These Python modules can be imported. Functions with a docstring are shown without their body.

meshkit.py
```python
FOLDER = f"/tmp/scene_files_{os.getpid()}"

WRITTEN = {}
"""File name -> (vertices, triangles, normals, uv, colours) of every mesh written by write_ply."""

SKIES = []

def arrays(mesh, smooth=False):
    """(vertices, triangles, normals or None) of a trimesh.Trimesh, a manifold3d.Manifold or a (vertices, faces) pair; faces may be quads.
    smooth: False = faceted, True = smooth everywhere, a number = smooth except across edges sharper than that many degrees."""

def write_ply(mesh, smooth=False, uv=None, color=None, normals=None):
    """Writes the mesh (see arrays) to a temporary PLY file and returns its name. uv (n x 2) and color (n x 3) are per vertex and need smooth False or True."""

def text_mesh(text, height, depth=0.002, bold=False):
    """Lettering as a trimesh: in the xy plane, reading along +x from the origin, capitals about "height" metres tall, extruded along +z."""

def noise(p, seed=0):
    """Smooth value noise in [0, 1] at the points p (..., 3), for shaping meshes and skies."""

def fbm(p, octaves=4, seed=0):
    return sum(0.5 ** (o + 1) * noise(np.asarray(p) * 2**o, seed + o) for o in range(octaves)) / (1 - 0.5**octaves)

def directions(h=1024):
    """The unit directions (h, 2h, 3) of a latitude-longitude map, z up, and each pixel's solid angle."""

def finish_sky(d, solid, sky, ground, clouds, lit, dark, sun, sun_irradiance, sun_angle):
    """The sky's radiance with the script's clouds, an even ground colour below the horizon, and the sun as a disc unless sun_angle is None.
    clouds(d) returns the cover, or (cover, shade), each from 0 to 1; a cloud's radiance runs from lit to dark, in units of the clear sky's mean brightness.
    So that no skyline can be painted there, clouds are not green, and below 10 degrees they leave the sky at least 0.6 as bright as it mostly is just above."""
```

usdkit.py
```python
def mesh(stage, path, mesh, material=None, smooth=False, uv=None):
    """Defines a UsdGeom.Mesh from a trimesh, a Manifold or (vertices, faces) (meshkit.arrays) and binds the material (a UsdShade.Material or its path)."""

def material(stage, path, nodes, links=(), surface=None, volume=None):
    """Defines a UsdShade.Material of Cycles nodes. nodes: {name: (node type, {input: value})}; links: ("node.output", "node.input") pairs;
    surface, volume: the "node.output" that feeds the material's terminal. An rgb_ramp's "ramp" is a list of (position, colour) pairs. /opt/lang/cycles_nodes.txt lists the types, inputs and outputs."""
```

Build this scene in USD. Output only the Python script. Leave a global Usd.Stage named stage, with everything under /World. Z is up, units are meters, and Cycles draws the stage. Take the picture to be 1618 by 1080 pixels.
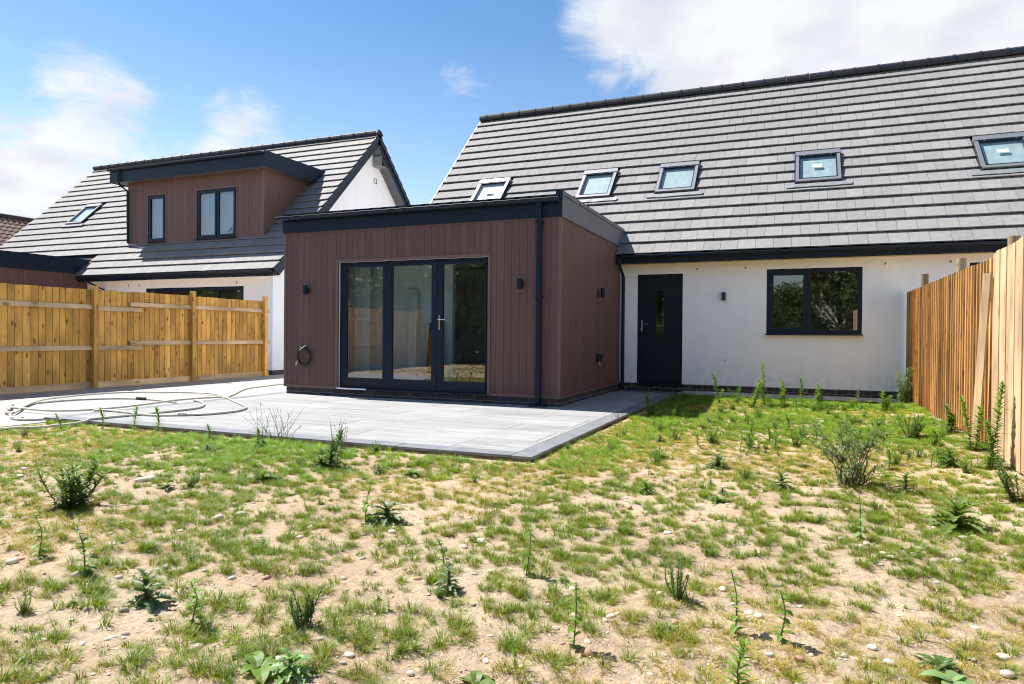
import math, random
import numpy as np
import trimesh
import usdkit, meshkit
from pxr import Gf, Sdf, Usd, UsdGeom, UsdLux, UsdShade, Vt

stage = Usd.Stage.CreateInMemory()
UsdGeom.SetStageUpAxis(stage, UsdGeom.Tokens.z)
UsdGeom.SetStageMetersPerUnit(stage, 1.0)
UsdGeom.Xform.Define(stage, '/World')
LOOKS = '/World/Looks'
UsdGeom.Scope.Define(stage, LOOKS)

# ------------------------------------------------------------------ camera
CAM = np.array([0.0, 0.0, 1.04])
CR = np.array([0.92322807, 0.38415952, 0.00844917])
CU = np.array([-0.01133788, 0.00525547, 0.99992191])
CF = np.array([-0.38408511, 0.92325178, -0.00920755])
FPX = 1076.77
cam = UsdGeom.Camera.Define(stage, '/World/camera')
m4 = Gf.Matrix4d(*CR, 0, *CU, 0, *(-CF), 0, *CAM, 1)
cam.AddTransformOp().Set(m4)
cam.CreateHorizontalApertureAttr(36.0)
cam.CreateVerticalApertureAttr(36.0 * 684 / 1024)
cam.CreateFocalLengthAttr(FPX / 1618 * 36)
cam.CreateClippingRangeAttr(Gf.Vec2f(0.05, 2000))
cam.CreateExposureAttr(1.34)


def project(p):
    d = np.asarray(p, float) - CAM
    return 809 + FPX * (d @ CR) / (d @ CF), 540 - FPX * (d @ CU) / (d @ CF)


# ------------------------------------------------------------------ sky and sun
SUN = np.array([-0.62, 0.075, 1.0]); SUN /= np.linalg.norm(SUN)
ELEV, ROT = math.asin(SUN[2]), math.atan2(SUN[0], SUN[1])


def pixdir(x, y):
    d = CF + CR * (x - 809) / FPX + CU * (540 - y) / FPX
    return d / np.linalg.norm(d)


def sky_material():
    n = {'tc': ('texture_coordinate', {}),
         'sky': ('sky_texture', {'sky_type': 'single_scattering', 'sun_disc': False, 'sun_elevation': ELEV, 'sun_rotation': ROT, 'altitude': 60.0, 'air_density': 1.15, 'aerosol_density': 0.7, 'ozone_density': 2.2}),
         'sep': ('separate_xyz', {}), 'zz': ('math', {'math_type': 'maximum', 'value2': 0.0}), 'za': ('math', {'math_type': 'add', 'value2': 0.28}),
         'px': ('math', {'math_type': 'divide'}), 'py': ('math', {'math_type': 'divide'}), 'comb': ('combine_xyz', {'z': 3.1}),
         'no': ('noise_texture', {'scale': 4.6, 'detail': 10.0, 'roughness': 0.62, 'distortion': 0.35}),
         'lo': ('noise_texture', {'scale': 0.75, 'detail': 3.0, 'roughness': 0.5})}
    l = [('tc.generated', 'sep.vector'), ('sep.z', 'zz.value1'), ('zz.value', 'za.value1'), ('sep.x', 'px.value1'), ('sep.y', 'py.value1'),
         ('za.value', 'px.value2'), ('za.value', 'py.value2'), ('px.value', 'comb.x'), ('py.value', 'comb.y'), ('comb.vector', 'no.vector'), ('comb.vector', 'lo.vector')]
    # large cloud banks, negative ones clearing the view: place, spread (degrees), thickness
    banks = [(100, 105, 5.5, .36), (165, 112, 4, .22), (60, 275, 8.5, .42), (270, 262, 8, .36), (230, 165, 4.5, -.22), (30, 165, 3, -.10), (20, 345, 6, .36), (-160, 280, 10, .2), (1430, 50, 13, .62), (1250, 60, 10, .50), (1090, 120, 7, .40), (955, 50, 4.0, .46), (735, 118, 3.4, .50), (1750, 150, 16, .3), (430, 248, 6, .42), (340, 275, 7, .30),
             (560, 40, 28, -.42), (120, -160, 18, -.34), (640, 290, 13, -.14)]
    prev = None
    n['s0'] = ('math', {'math_type': 'multiply_add', 'value2': 0.5, 'value3': 0.0}); l += [('lo.fac', 's0.value1')]
    n['s1'] = ('math', {'math_type': 'multiply_add', 'value2': 1.7}); l += [('no.fac', 's1.value1'), ('s0.value', 's1.value3')]
    prev = 's1.value'
    for i, (x, y, r, w) in enumerate(banks):
        c = pixdir(x, y)
        n[f'd{i}'] = ('vector_math', {'math_type': 'dot_product', 'vector2': tuple(c)})
        n[f'm{i}'] = ('map_range', {'range_type': 'smoothstep', 'from_min': math.cos(math.radians(r * 1.25)), 'from_max': math.cos(math.radians(r * .2)), 'to_min': 0.0, 'to_max': w, 'clamp': True})
        n[f'a{i}'] = ('math', {'math_type': 'add'})
        l += [('tc.generated', f'd{i}.vector1'), (f'd{i}.value', f'm{i}.value'), (f'm{i}.result', f'a{i}.value1'), (prev, f'a{i}.value2')]
        prev = f'a{i}.value'
    n['cov'] = ('map_range', {'range_type': 'smoothstep', 'from_min': 1.04, 'from_max': 1.62, 'to_min': 0.0, 'to_max': 0.95, 'clamp': True})  # base cover leaves cloud outside the view, added to brighten the shade
    n['lift'] = ('mix_color', {'blend_type': 'multiply', 'fac': 1.0, 'use_clamp': False})
    n['tr'] = ('map_range', {'range_type': 'smoothstep', 'from_min': .12, 'from_max': .46, 'to_min': 0., 'to_max': 1., 'clamp': True})
    n['tint'] = ('mix_color', {'a': (0.87, .87, .90), 'b': (.43, .63, .76), 'use_clamp': False})
    n['cs'] = ('map_range', {'range_type': 'smoothstep', 'from_min': .36, 'from_max': .62, 'to_min': 0., 'to_max': 1., 'clamp': True}); n['n2'] = ('noise_texture', {'scale': 5.5, 'detail': 7.}); n['cc'] = ('mix_color', {'a': (4.1, 4.2, 4.45), 'b': (4.85, 4.95, 5.05), 'use_clamp': False})
    l += [('sep.z', 'tr.value'), ('tr.result', 'tint.fac'), ('tint.result', 'lift.b'), ('comb.vector', 'n2.vector'), ('n2.fac', 'cs.value'), ('cs.result', 'cc.fac'), ('cc.result', 'mix.b')]
    n['mix'] = ('mix_color', {'blend_type': 'mix', 'use_clamp': False})
    n['bg'] = ('background_shader', {'strength': 0.080})
    l += [(prev, 'cov.value'), ('cov.result', 'mix.fac'), ('sky.color', 'lift.a'), ('lift.result', 'mix.a'), ('mix.result', 'bg.color')]
    return usdkit.material(stage, LOOKS + '/sky', n, l, surface='bg.background')


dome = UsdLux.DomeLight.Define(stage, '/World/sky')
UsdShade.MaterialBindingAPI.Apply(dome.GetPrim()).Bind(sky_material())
dome.GetPrim().SetCustomDataByKey('kind', 'structure')
dome.GetPrim().SetCustomDataByKey('label', 'blue summer sky with white cloud banks')
sun = UsdLux.DistantLight.Define(stage, '/World/sun')
sun.CreateIntensityAttr(1.06); sun.CreateAngleAttr(0.53); sun.CreateNormalizeAttr(True); sun.CreateColorAttr(Gf.Vec3f(1.0, 0.96, 0.90))
zax = SUN; xax = np.cross([0, 0, 1.0], zax); xax /= np.linalg.norm(xax); yax = np.cross(zax, xax)
sun.AddTransformOp().Set(Gf.Matrix4d(*xax, 0, *yax, 0, *zax, 0, 0, 0, 50, 1))

# ------------------------------------------------------------------ materials
MAT = {}


def mat(name, nodes, links=(), surface='p.BSDF'):
    MAT[name] = usdkit.material(stage, f'{LOOKS}/{name}', nodes, links, surface=surface)
    return MAT[name]


def plain(name, col, rough=.5, metallic=0., vary=.0, grain=.0, gscale=40., spec=.5, bump=0., stretch=(1, 1, 1), island=False, hue=(0, 0, 0), rmin=None):
    """colour with a per-object (or per-piece) change of tone, and a grain noise; bump for fine relief"""
    n = {'p': ('principled_bsdf', {'roughness': rough, 'metallic': metallic, 'specular_ior_level': spec}),
         'geo': ('geometry', {}), 'map': ('mapping', {'scale': stretch}), 'no': ('noise_texture', {'scale': gscale, 'detail': 5.0, 'roughness': .6, 'dimensions': '4D'}),
         'oi': ('object_info', {}), 'gm': ('map_range', {'from_min': .25, 'from_max': .75, 'to_min': 1 - grain, 'to_max': 1 + grain}),
         'vm': ('map_range', {'from_min': 0., 'from_max': 1., 'to_min': 1 - vary, 'to_max': 1 + vary}), 'w': ('math', {'math_type': 'multiply', 'value2': 37.0}),
         'mm': ('math', {'math_type': 'multiply'}), 'c': ('vector_math', {'math_type': 'scale', 'vector1': tuple(col)})}
    rnd = 'geo.random_per_island' if island else 'oi.random'
    l = [('geo.position', 'map.vector'), ('map.vector', 'no.vector'), (rnd, 'w.value1'), ('w.value', 'no.w'), ('no.fac', 'gm.value'), (rnd, 'vm.value'), ('gm.result', 'mm.value1'), ('vm.result', 'mm.value2'),
         ('mm.value', 'c.scale'), ('c.vector', 'p.base_color')]
    if bump:
        n['b'] = ('bump', {'strength': .6, 'distance': bump}); l += [('no.fac', 'b.height'), ('b.normal', 'p.normal')]
    return mat(name, n, l)


def wood(name, c1, c2, knot, rough=.75, axis='z', vary=.18, kscale=5.5):
    st = {'z': (38, 38, 1.6), 'y': (38, 1.6, 38)}[axis]; ks = {'z': (1.7, 1.7, .8), 'y': (1.7, .8, 1.7)}[axis]
    n = {'p': ('principled_bsdf', {'roughness': rough, 'specular_ior_level': .25}), 'geo': ('geometry', {}), 'oi': ('object_info', {}), 'w': ('math', {'math_type': 'multiply', 'value2': 61.0}),
         'map': ('mapping', {'scale': st}), 'no': ('noise_texture', {'dimensions': '4D', 'scale': 1.0, 'detail': 6., 'roughness': .62, 'distortion': .6}),
         'km': ('mapping', {'scale': ks}), 'wc': ('combine_xyz', {}), 'wo': ('vector_math', {'math_type': 'add'}), 'vo': ('voronoi_texture', {'scale': kscale, 'feature': 'f1', 'randomness': 1.0}), 'kr': ('map_range', {'range_type': 'smoothstep', 'from_min': .07, 'from_max': .27, 'to_min': 1., 'to_max': 0., 'clamp': True}),
         'lo': ('noise_texture', {'dimensions': '4D', 'scale': 1.9, 'detail': 2.}), 'lr': ('map_range', {'from_min': .3, 'from_max': .7, 'to_min': .62, 'to_max': 1.2, 'clamp': True}),
         'ramp': ('rgb_ramp', {'ramp': [(.28, c1), (.72, c2)]}), 'vm': ('map_range', {'from_min': 0., 'from_max': 1., 'to_min': 1 - vary, 'to_max': 1 + vary}), 'mv': ('math', {'math_type': 'multiply'}),
         'sc': ('vector_math', {'math_type': 'scale'}), 'kx': ('mix_color', {'blend_type': 'mix', 'b': knot}), 'kf': ('math', {'math_type': 'multiply', 'value2': .85}), 'b': ('bump', {'strength': .5, 'distance': .003})}
    l = [('geo.position', 'map.vector'), ('map.vector', 'no.vector'), ('oi.random', 'w.value1'), ('w.value', 'no.w'), ('geo.position', 'km.vector'), ('w.value', 'wc.x'), ('w.value', 'wc.y'), ('w.value', 'wc.z'), ('km.vector', 'wo.vector1'), ('wc.vector', 'wo.vector2'), ('wo.vector', 'vo.vector'), ('vo.distance', 'kr.value'),
         ('km.vector', 'lo.vector'), ('w.value', 'lo.w'), ('lo.fac', 'lr.value'), ('no.fac', 'ramp.fac'), ('oi.random', 'vm.value'), ('vm.result', 'mv.value1'), ('lr.result', 'mv.value2'), ('ramp.color', 'sc.vector1'), ('mv.value', 'sc.scale'),
         ('sc.vector', 'kx.a'), ('kr.result', 'kf.value1'), ('kf.value', 'kx.fac'), ('kx.result', 'p.base_color'), ('no.fac', 'b.height'), ('b.normal', 'p.normal')]
    return mat(name, n, l)


def leafmat(name, col, vary=.3, trans=.35, rough=.5, col2=None):
    n = {'oi': ('object_info', {}), 'geo': ('geometry', {}), 'mr': ('mix_color', {'blend_type': 'mix', 'a': tuple(col), 'b': tuple(col2 or [c * (1 + vary) for c in col])}),
         'add': ('math', {'math_type': 'add'}), 'fr': ('math', {'math_type': 'fraction'}), 'p': ('principled_bsdf', {'roughness': rough, 'specular_ior_level': .35}), 't': ('translucent_bsdf', {}),
         'tc': ('vector_math', {'math_type': 'multiply', 'vector2': (1.25, 1.35, .55)}), 'x': ('mix_closure', {'fac': trans})}
    l = [('oi.random', 'add.value1'), ('geo.random_per_island', 'add.value2'), ('add.value', 'fr.value1'), ('fr.value', 'mr.fac'), ('mr.result', 'p.base_color'), ('mr.result', 'tc.vector1'), ('tc.vector', 't.color'), ('p.BSDF', 'x.closure1'), ('t.BSDF', 'x.closure2')]
    return mat(name, n, l, surface='x.closure')


def glassmat(name, tint, ior):
    n = {'t': ('transparent_bsdf', {'color': tint}), 'g': ('glossy_bsdf', {'color': (1, 1, 1), 'roughness': 0.0}), 'f': ('fresnel', {'IOR': ior}), 'x': ('mix_closure', {}), 'geo': ('geometry', {}), 'inv': ('math', {'math_type': 'subtract', 'value1': 1.0}), 'mu': ('math', {'math_type': 'multiply'})}
    return mat(name, n, [('geo.backfacing', 'inv.value2'), ('f.fac', 'mu.value1'), ('inv.value', 'mu.value2'), ('mu.value', 'x.fac'), ('t.BSDF', 'x.closure1'), ('g.BSDF', 'x.closure2')], surface='x.closure')


def render_wall(name, col):
    n = {'p': ('principled_bsdf', {'roughness': .85, 'specular_ior_level': .2}), 'geo': ('geometry', {}), 'a': ('noise_texture', {'scale': 1.1, 'detail': 4.}), 'b': ('noise_texture', {'scale': 260., 'detail': 3.}),
         'map': ('mapping', {'scale': (3, 3, .35)}), 's': ('noise_texture', {'scale': 1.6, 'detail': 5.}), 'r': ('rgb_ramp', {'ramp': [(.3, [c * .94 for c in col]), (.7, col)]}), 'sr': ('map_range', {'from_min': .35, 'from_max': .7, 'to_min': .965, 'to_max': 1.0, 'clamp': True}),
         'm': ('vector_math', {'math_type': 'scale'}), 'bu': ('bump', {'strength': .35, 'distance': .0015}), 'z': ('separate_xyz', {}), 'zr': ('map_range', {'from_min': .14, 'from_max': .75, 'to_min': 1., 'to_max': 0., 'clamp': True}), 'sp': ('noise_texture', {'scale': 7., 'detail': 8., 'roughness': .72}), 'spr': ('map_range', {'from_min': .42, 'from_max': .75, 'to_min': 0., 'to_max': .5, 'clamp': True}), 'zm': ('math', {'math_type': 'multiply'}), 'dx': ('mix_color', {'b': (.46, .36, .26)})}
    l = [('geo.position', 'a.vector'), ('geo.position', 'b.vector'), ('geo.position', 'map.vector'), ('map.vector', 's.vector'), ('a.fac', 'r.fac'), ('s.fac', 'sr.value'), ('r.color', 'm.vector1'), ('sr.result', 'm.scale'), ('geo.position', 'z.vector'), ('z.z', 'zr.value'), ('geo.position', 'sp.vector'), ('sp.fac', 'spr.value'), ('zr.result', 'zm.value1'), ('spr.result', 'zm.value2'), ('zm.value', 'dx.fac'), ('m.vector', 'dx.a'), ('dx.result', 'p.base_color'), ('b.fac', 'bu.height'), ('bu.normal', 'p.normal')]
    return mat(name, n, l)


def slabmat(name, c1, c2, st, rough=.6, bump=.0008):
    n = {'p': ('principled_bsdf', {'roughness': rough, 'specular_ior_level': .4}), 'geo': ('geometry', {}), 'oi': ('object_info', {}), 'w': ('math', {'math_type': 'multiply', 'value2': 53.}), 'map': ('mapping', {'scale': st}),
         'no': ('noise_texture', {'dimensions': '4D', 'scale': 1., 'detail': 6., 'roughness': .6, 'distortion': .3}), 'r': ('rgb_ramp', {'ramp': [(.3, c1), (.68, c2)]}), 'f': ('noise_texture', {'scale': 1.3, 'detail': 5., 'roughness': .65}),
         'fr': ('map_range', {'from_min': .3, 'from_max': .7, 'to_min': .86, 'to_max': 1.08}), 'vm': ('map_range', {'from_min': 0., 'from_max': 1., 'to_min': .93, 'to_max': 1.06}), 'mv': ('math', {'math_type': 'multiply'}), 'd': ('noise_texture', {'scale': 3.1, 'detail': 8., 'roughness': .7}), 'dr': ('map_range', {'range_type': 'smoothstep', 'from_min': .56, 'from_max': .78, 'to_min': 0., 'to_max': .42, 'clamp': True}), 'dm': ('mix_color', {'b': (.20, .165, .125)}), 'm': ('vector_math', {'math_type': 'scale'}), 'b': ('bump', {'strength': .4, 'distance': bump})}
    l = [('geo.position', 'map.vector'), ('map.vector', 'no.vector'), ('oi.random', 'w.value1'), ('w.value', 'no.w'), ('oi.random', 'vm.value'), ('fr.result', 'mv.value1'), ('vm.result', 'mv.value2'), ('no.fac', 'r.fac'), ('geo.position', 'f.vector'), ('f.fac', 'fr.value'), ('r.color', 'm.vector1'), ('mv.value', 'm.scale'), ('geo.position', 'd.vector'), ('d.fac', 'dr.value'), ('dr.result', 'dm.fac'), ('m.vector', 'dm.a'), ('dm.result', 'p.base_color'), ('no.fac', 'b.height'), ('b.normal', 'p.normal')]
    return mat(name, n, l)


def soilmat():
    n = {'p': ('principled_bsdf', {'roughness': .95, 'specular_ior_level': .1}), 'geo': ('geometry', {}), 'a': ('noise_texture', {'scale': .9, 'detail': 5., 'roughness': .6}), 'b': ('noise_texture', {'scale': 24., 'detail': 7., 'roughness': .7}),
         'v': ('voronoi_texture', {'scale': 95., 'feature': 'f1'}), 'vr': ('map_range', {'from_min': 0., 'from_max': .6, 'to_min': 1.0, 'to_max': 0., 'clamp': True}), 'r': ('rgb_ramp', {'ramp': [(.3, (.46, .33, .215)), (.5, (.58, .435, .295)), (.72, (.66, .52, .37))]}),
         'r2': ('map_range', {'from_min': .3, 'from_max': .72, 'to_min': .66, 'to_max': 1.16}), 'm': ('vector_math', {'math_type': 'scale'}),
         'vc': ('separate_color', {}), 'vt': ('map_range', {'from_min': 0., 'from_max': 1., 'to_min': .86, 'to_max': 1.12}), 'm2': ('vector_math', {'math_type': 'scale'}),
         'hs': ('math', {'math_type': 'multiply_add', 'value2': .16}), 'cl': ('noise_texture', {'scale': 8., 'detail': 9., 'roughness': .75}), 'h2': ('math', {'math_type': 'multiply_add', 'value2': 2.2}), 'bu': ('bump', {'strength': 1.0, 'distance': .022})}
    l = [('geo.position', 'a.vector'), ('geo.position', 'b.vector'), ('geo.position', 'v.vector'), ('a.fac', 'r.fac'), ('b.fac', 'r2.value'), ('r.color', 'm.vector1'), ('r2.result', 'm.scale'), ('v.color', 'vc.color'), ('vc.r', 'vt.value'), ('m.vector', 'm2.vector1'), ('vt.result', 'm2.scale'), ('m2.vector', 'p.base_color'),
         ('v.distance', 'vr.value'), ('vr.result', 'hs.value1'), ('b.fac', 'hs.value3'), ('geo.position', 'cl.vector'), ('cl.fac', 'h2.value1'), ('hs.value', 'h2.value3'), ('h2.value', 'bu.height'), ('bu.normal', 'p.normal')]
    return mat('sandy_soil', n, l)


soilmat()
render_wall('white_render', (.90, .885, .89))
plain('roof_tile_grey', (.206, .201, .195), rough=.78, vary=.09, grain=.16, gscale=9., spec=.45, bump=.0012, stretch=(1, 1.4, 1.4))
plain('roof_tile_grey_joined', (.206, .201, .195), rough=.78, vary=.09, grain=.16, gscale=9., spec=.45, bump=.0012, stretch=(1, 1.4, 1.4), island=True)
plain('roof_underlay', (.02, .02, .022), rough=.9)
plain('anthracite', (.003, .010, .020), rough=.45, spec=.28, grain=.06, gscale=6.)
plain('anthracite_frame', (.003, .010, .022), rough=.42, spec=.28, grain=.05, gscale=5.)
plain('door_navy', (.004, .006, .013), rough=.5, spec=.3, grain=.05, gscale=5.)
plain('ridge_dark', (.012, .017, .025), rough=.6, spec=.35, vary=.15, grain=.1, gscale=9.)
plain('grey_fascia', (.105, .105, .11), rough=.5, grain=.12, gscale=2.5)
plain('lead_flashing', (.22, .225, .235), rough=.45, grain=.2, gscale=14., bump=.003)
plain('window_metal', (.25, .255, .26), rough=.38, metallic=.5, grain=.06)
plain('brown_cladding', (.115, .060, .047), rough=.6, vary=.08, grain=.16, gscale=1.2, stretch=(60, 60, 1.2), spec=.35, bump=.0006)
plain('brown_trim', (.135, .076, .064), rough=.5, grain=.06, gscale=3.)
plain('blue_brick', (.030, .027, .028), rough=.6, vary=.45, grain=.3, gscale=30., bump=.002)
plain('mortar', (.33, .29, .25), rough=.95, grain=.12, gscale=60.)
plain('steel', (.55, .55, .54), rough=.28, metallic=1.)
plain('black_plastic', (.010, .011, .014), rough=.35)
plain('white_cable', (.62, .61, .58), rough=.4)
plain('hose_cream', (.50, .46, .38), rough=.5, grain=.15, gscale=20.)
plain('interior_white', (.78, .79, .79), rough=.9, grain=.04)
plain('interior_grey', (.34, .335, .32), rough=.9, grain=.1, gscale=3.)
plain('interior_dark', (.10, .10, .105), rough=.9)
plain('interior_floor', (.24, .22, .20), rough=.7, grain=.15, gscale=4.)
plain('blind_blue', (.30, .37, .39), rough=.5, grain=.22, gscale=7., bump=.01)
plain('blind_dusk', (.16, .22, .31), rough=.6, grain=.1, gscale=3.)  # bluish colour stands in for sky mirrored in the dormer panes
plain('label_white', (.85, .85, .84), rough=.6)
plain('soffit_pale', (.50, .42, .25), rough=.8)
slabmat('porcelain_slab', (.215, .215, .212), (.345, .343, .338), (1.0, 9.0, 9.0))
slabmat('border_slab', (.135, .142, .152), (.20, .207, .22), (5, 5, 5))
slabmat('path_paver', (.27, .27, .262), (.37, .367, .358), (3, 14, 8))
slabmat('concrete_strip', (.40, .39, .37), (.55, .53, .50), (5, 5, 5))
plain('bedding', (.11, .085, .06), rough=.95, grain=.3, gscale=30.)
wood('fence_wood_left', (.51, .24, .045), (.77, .43, .105), (.12, .040, .009), vary=.24, kscale=4.8)
wood('fence_rail_left', (.54, .35, .17), (.70, .50, .29), (.26, .13, .05), axis='y', kscale=3.2)
wood('fence_wood_right', (.42, .215, .068), (.60, .355, .14), (.20, .09, .03), vary=.30)
wood('fence_wood_pale', (.46, .285, .15), (.66, .48, .30), (.34, .17, .07), vary=.14, kscale=4.6)
wood('post_grey', (.22, .155, .095), (.34, .25, .16), (.12, .075, .04))
wood('plank_brown', (.13, .05, .02), (.20, .08, .035), (.08, .03, .01))
glassmat('window_glass', (.84, .90, .91), 2.5)
glassmat('roof_glass', (.95, .97, .97), 1.6)
leafmat('grass_green', (.10, .18, .012), col2=(.21, .27, .022))
leafmat('grass_lush', (.12, .25, .014), col2=(.23, .36, .025))
leafmat('grass_olive', (.12, .16, .016), col2=(.26, .25, .030))
leafmat('grass_yellow', (.26, .235, .025), col2=(.42, .32, .06))
leafmat('weed_dark', (.07, .125, .026), col2=(.145, .21, .05), trans=.38)
leafmat('weed_bright', (.11, .20, .028), col2=(.18, .28, .05), trans=.45)
leafmat('weed_blue', (.085, .135, .060), col2=(.15, .205, .095), trans=.25)
leafmat('weed_pale', (.16, .27, .09), col2=(.22, .34, .13), trans=.35)
plain('weed_stem', (.10, .12, .035), rough=.6, vary=.2)
plain('dry_stalk', (.075, .062, .042), rough=.8, vary=.25)
plain('pebble', (.42, .36, .29), rough=.8, vary=.4, grain=.22, gscale=28., bump=.003)
plain('pebble_pale', (.44, .385, .32), rough=.75, vary=.16, grain=.15, gscale=24., bump=.003)
plain('pebble_red', (.40, .22, .15), rough=.8, vary=.2, grain=.2, gscale=30., bump=.003)
plain('pantile_red', (.16, .095, .075), rough=.8, vary=.2, grain=.15, island=True)
plain('bark', (.045, .036, .026), rough=.9, grain=.3, gscale=8.)
leafmat('tree_leaf', (.06, .10, .028), col2=(.11, .16, .045), trans=.25)
leafmat('tree_leaf_pale', (.075, .105, .035), col2=(.125, .155, .055), trans=.25)

# ------------------------------------------------------------------ object helpers
COUNT = {}


def path_for(name, parent):
    k = (parent, name)
    i = COUNT.get(k, 0); COUNT[k] = i + 1
    return f'{parent}/{name}' if i == 0 else f'{parent}/{name}_{i:03d}'


def tag(p, label=None, category=None, group=None, kind=None):
    for k, v in (('label', label), ('category', category), ('group', group), ('kind', kind)):
        if v: p.SetCustomDataByKey(k, v)
    return p


def thing(name, label, category, loc=(0, 0, 0), group=None, kind=None):
    x = UsdGeom.Xform.Define(stage, path_for(name, '/World'))
    x.AddTranslateOp().Set(Gf.Vec3d(*map(float, loc)))
    p = x.GetPrim(); tag(p, label, category, group, kind)
    ORG[str(p.GetPath())] = np.array(loc, float)
    return p


ORG = {}


def root_loc(path):
    parts = str(path).split('/')
    return ORG.get('/'.join(parts[:3]), np.zeros(3))


def obj(name, mesh, material, parent=None, smooth=False, label=None, category=None, group=None, kind=None):
    """ONE Mesh prim; the mesh is given in world coordinates"""
    pp = '/World' if parent is None else str(parent.GetPath())
    path = path_for(name, pp)
    v, f = mesh if isinstance(mesh, tuple) else (np.array(mesh.vertices), np.array(mesh.faces))
    v = np.asarray(v, float) - (root_loc(path) if parent is not None else 0)
    m = usdkit.mesh(stage, path, (v, np.asarray(f)), MAT[material], smooth=smooth)
    p = m.GetPrim(); tag(p, label, category, group, kind)
    return p


class MB:
    """collects simple solids into one mesh"""
    def __init__(s): s.v, s.f, s.n = [], [], 0

    def add(s, v, f):
        v = np.asarray(v, float).reshape(-1, 3); f = np.asarray(f, int)
        if f.shape[1] == 4: f = np.vstack([f[:, [0, 1, 2]], f[:, [0, 2, 3]]])
        s.v.append(v); s.f.append(f + s.n); s.n += len(v); return s

    def mesh(s): return (np.vstack(s.v), np.vstack(s.f))

    def box(s, x0, x1, y0, y1, z0, z1):
        v = [(x, y, z) for z in (z0, z1) for y in (y0, y1) for x in (x0, x1)]
        return s.add(v, [(0, 2, 3, 1), (4, 5, 7, 6), (0, 1, 5, 4), (2, 6, 7, 3), (0, 4, 6, 2), (1, 3, 7, 5)])

    def prism(s, poly, a, b, fr):
        """convex outline poly (u,v) swept from a to b; fr maps (u,v,t) to world"""
        n = len(poly)
        v = [fr(u, w, a) for u, w in poly] + [fr(u, w, b) for u, w in poly]
        f = [(0, i + 1, i) for i in range(1, n - 1)] + [(n, n + i, n + i + 1) for i in range(1, n - 1)]
        for i in range(n):
            j = (i + 1) % n; f += [(i, j, n + j), (i, n + j, n + i)]
        v = np.array(v, float); f = np.array(f)
        c = v.mean(0); t = v[f]; nrm = np.cross(t[:, 1] - t[:, 0], t[:, 2] - t[:, 0])
        if (nrm * (t.mean(1) - c)).sum() < 0: f = f[:, ::-1]
        return s.add(v, f)

    def tube(s, pts, r, sides=6, close=False):
        p = np.asarray(pts, float); n = len(p)
        r = np.broadcast_to(r, (n,))
        t = np.gradient(p, axis=0) if not close else np.roll(p, -1, 0) - np.roll(p, 1, 0)
        t /= np.linalg.norm(t, axis=1, keepdims=True) + 1e-12
        ref = np.where(np.abs(t[:, 2:]) < .9, [[0, 0, 1.]], [[1., 0, 0]])
        a = np.cross(t, ref); a /= np.linalg.norm(a, axis=1, keepdims=True) + 1e-12
        b = np.cross(t, a); ang = np.arange(sides) * 2 * np.pi / sides
        v = p[:, None] + r[:, None, None] * (np.cos(ang)[None, :, None] * a[:, None] + np.sin(ang)[None, :, None] * b[:, None])
        f = []
        for i in range(n if close else n - 1):
            k = (i + 1) % n
            for j in range(sides):
                q = (j + 1) % sides; f += [(i * sides + j, k * sides + j, k * sides + q), (i * sides + j, k * sides + q, i * sides + q)]
        if not close:
            f += [(0, j, j + 1) for j in range(1, sides - 1)] + [((n - 1) * sides, (n - 1) * sides + j + 1, (n - 1) * sides + j) for j in range(1, sides - 1)]
        return s.add(v.reshape(-1, 3), f)


def B(*a): return MB().box(*a).mesh()


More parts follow.
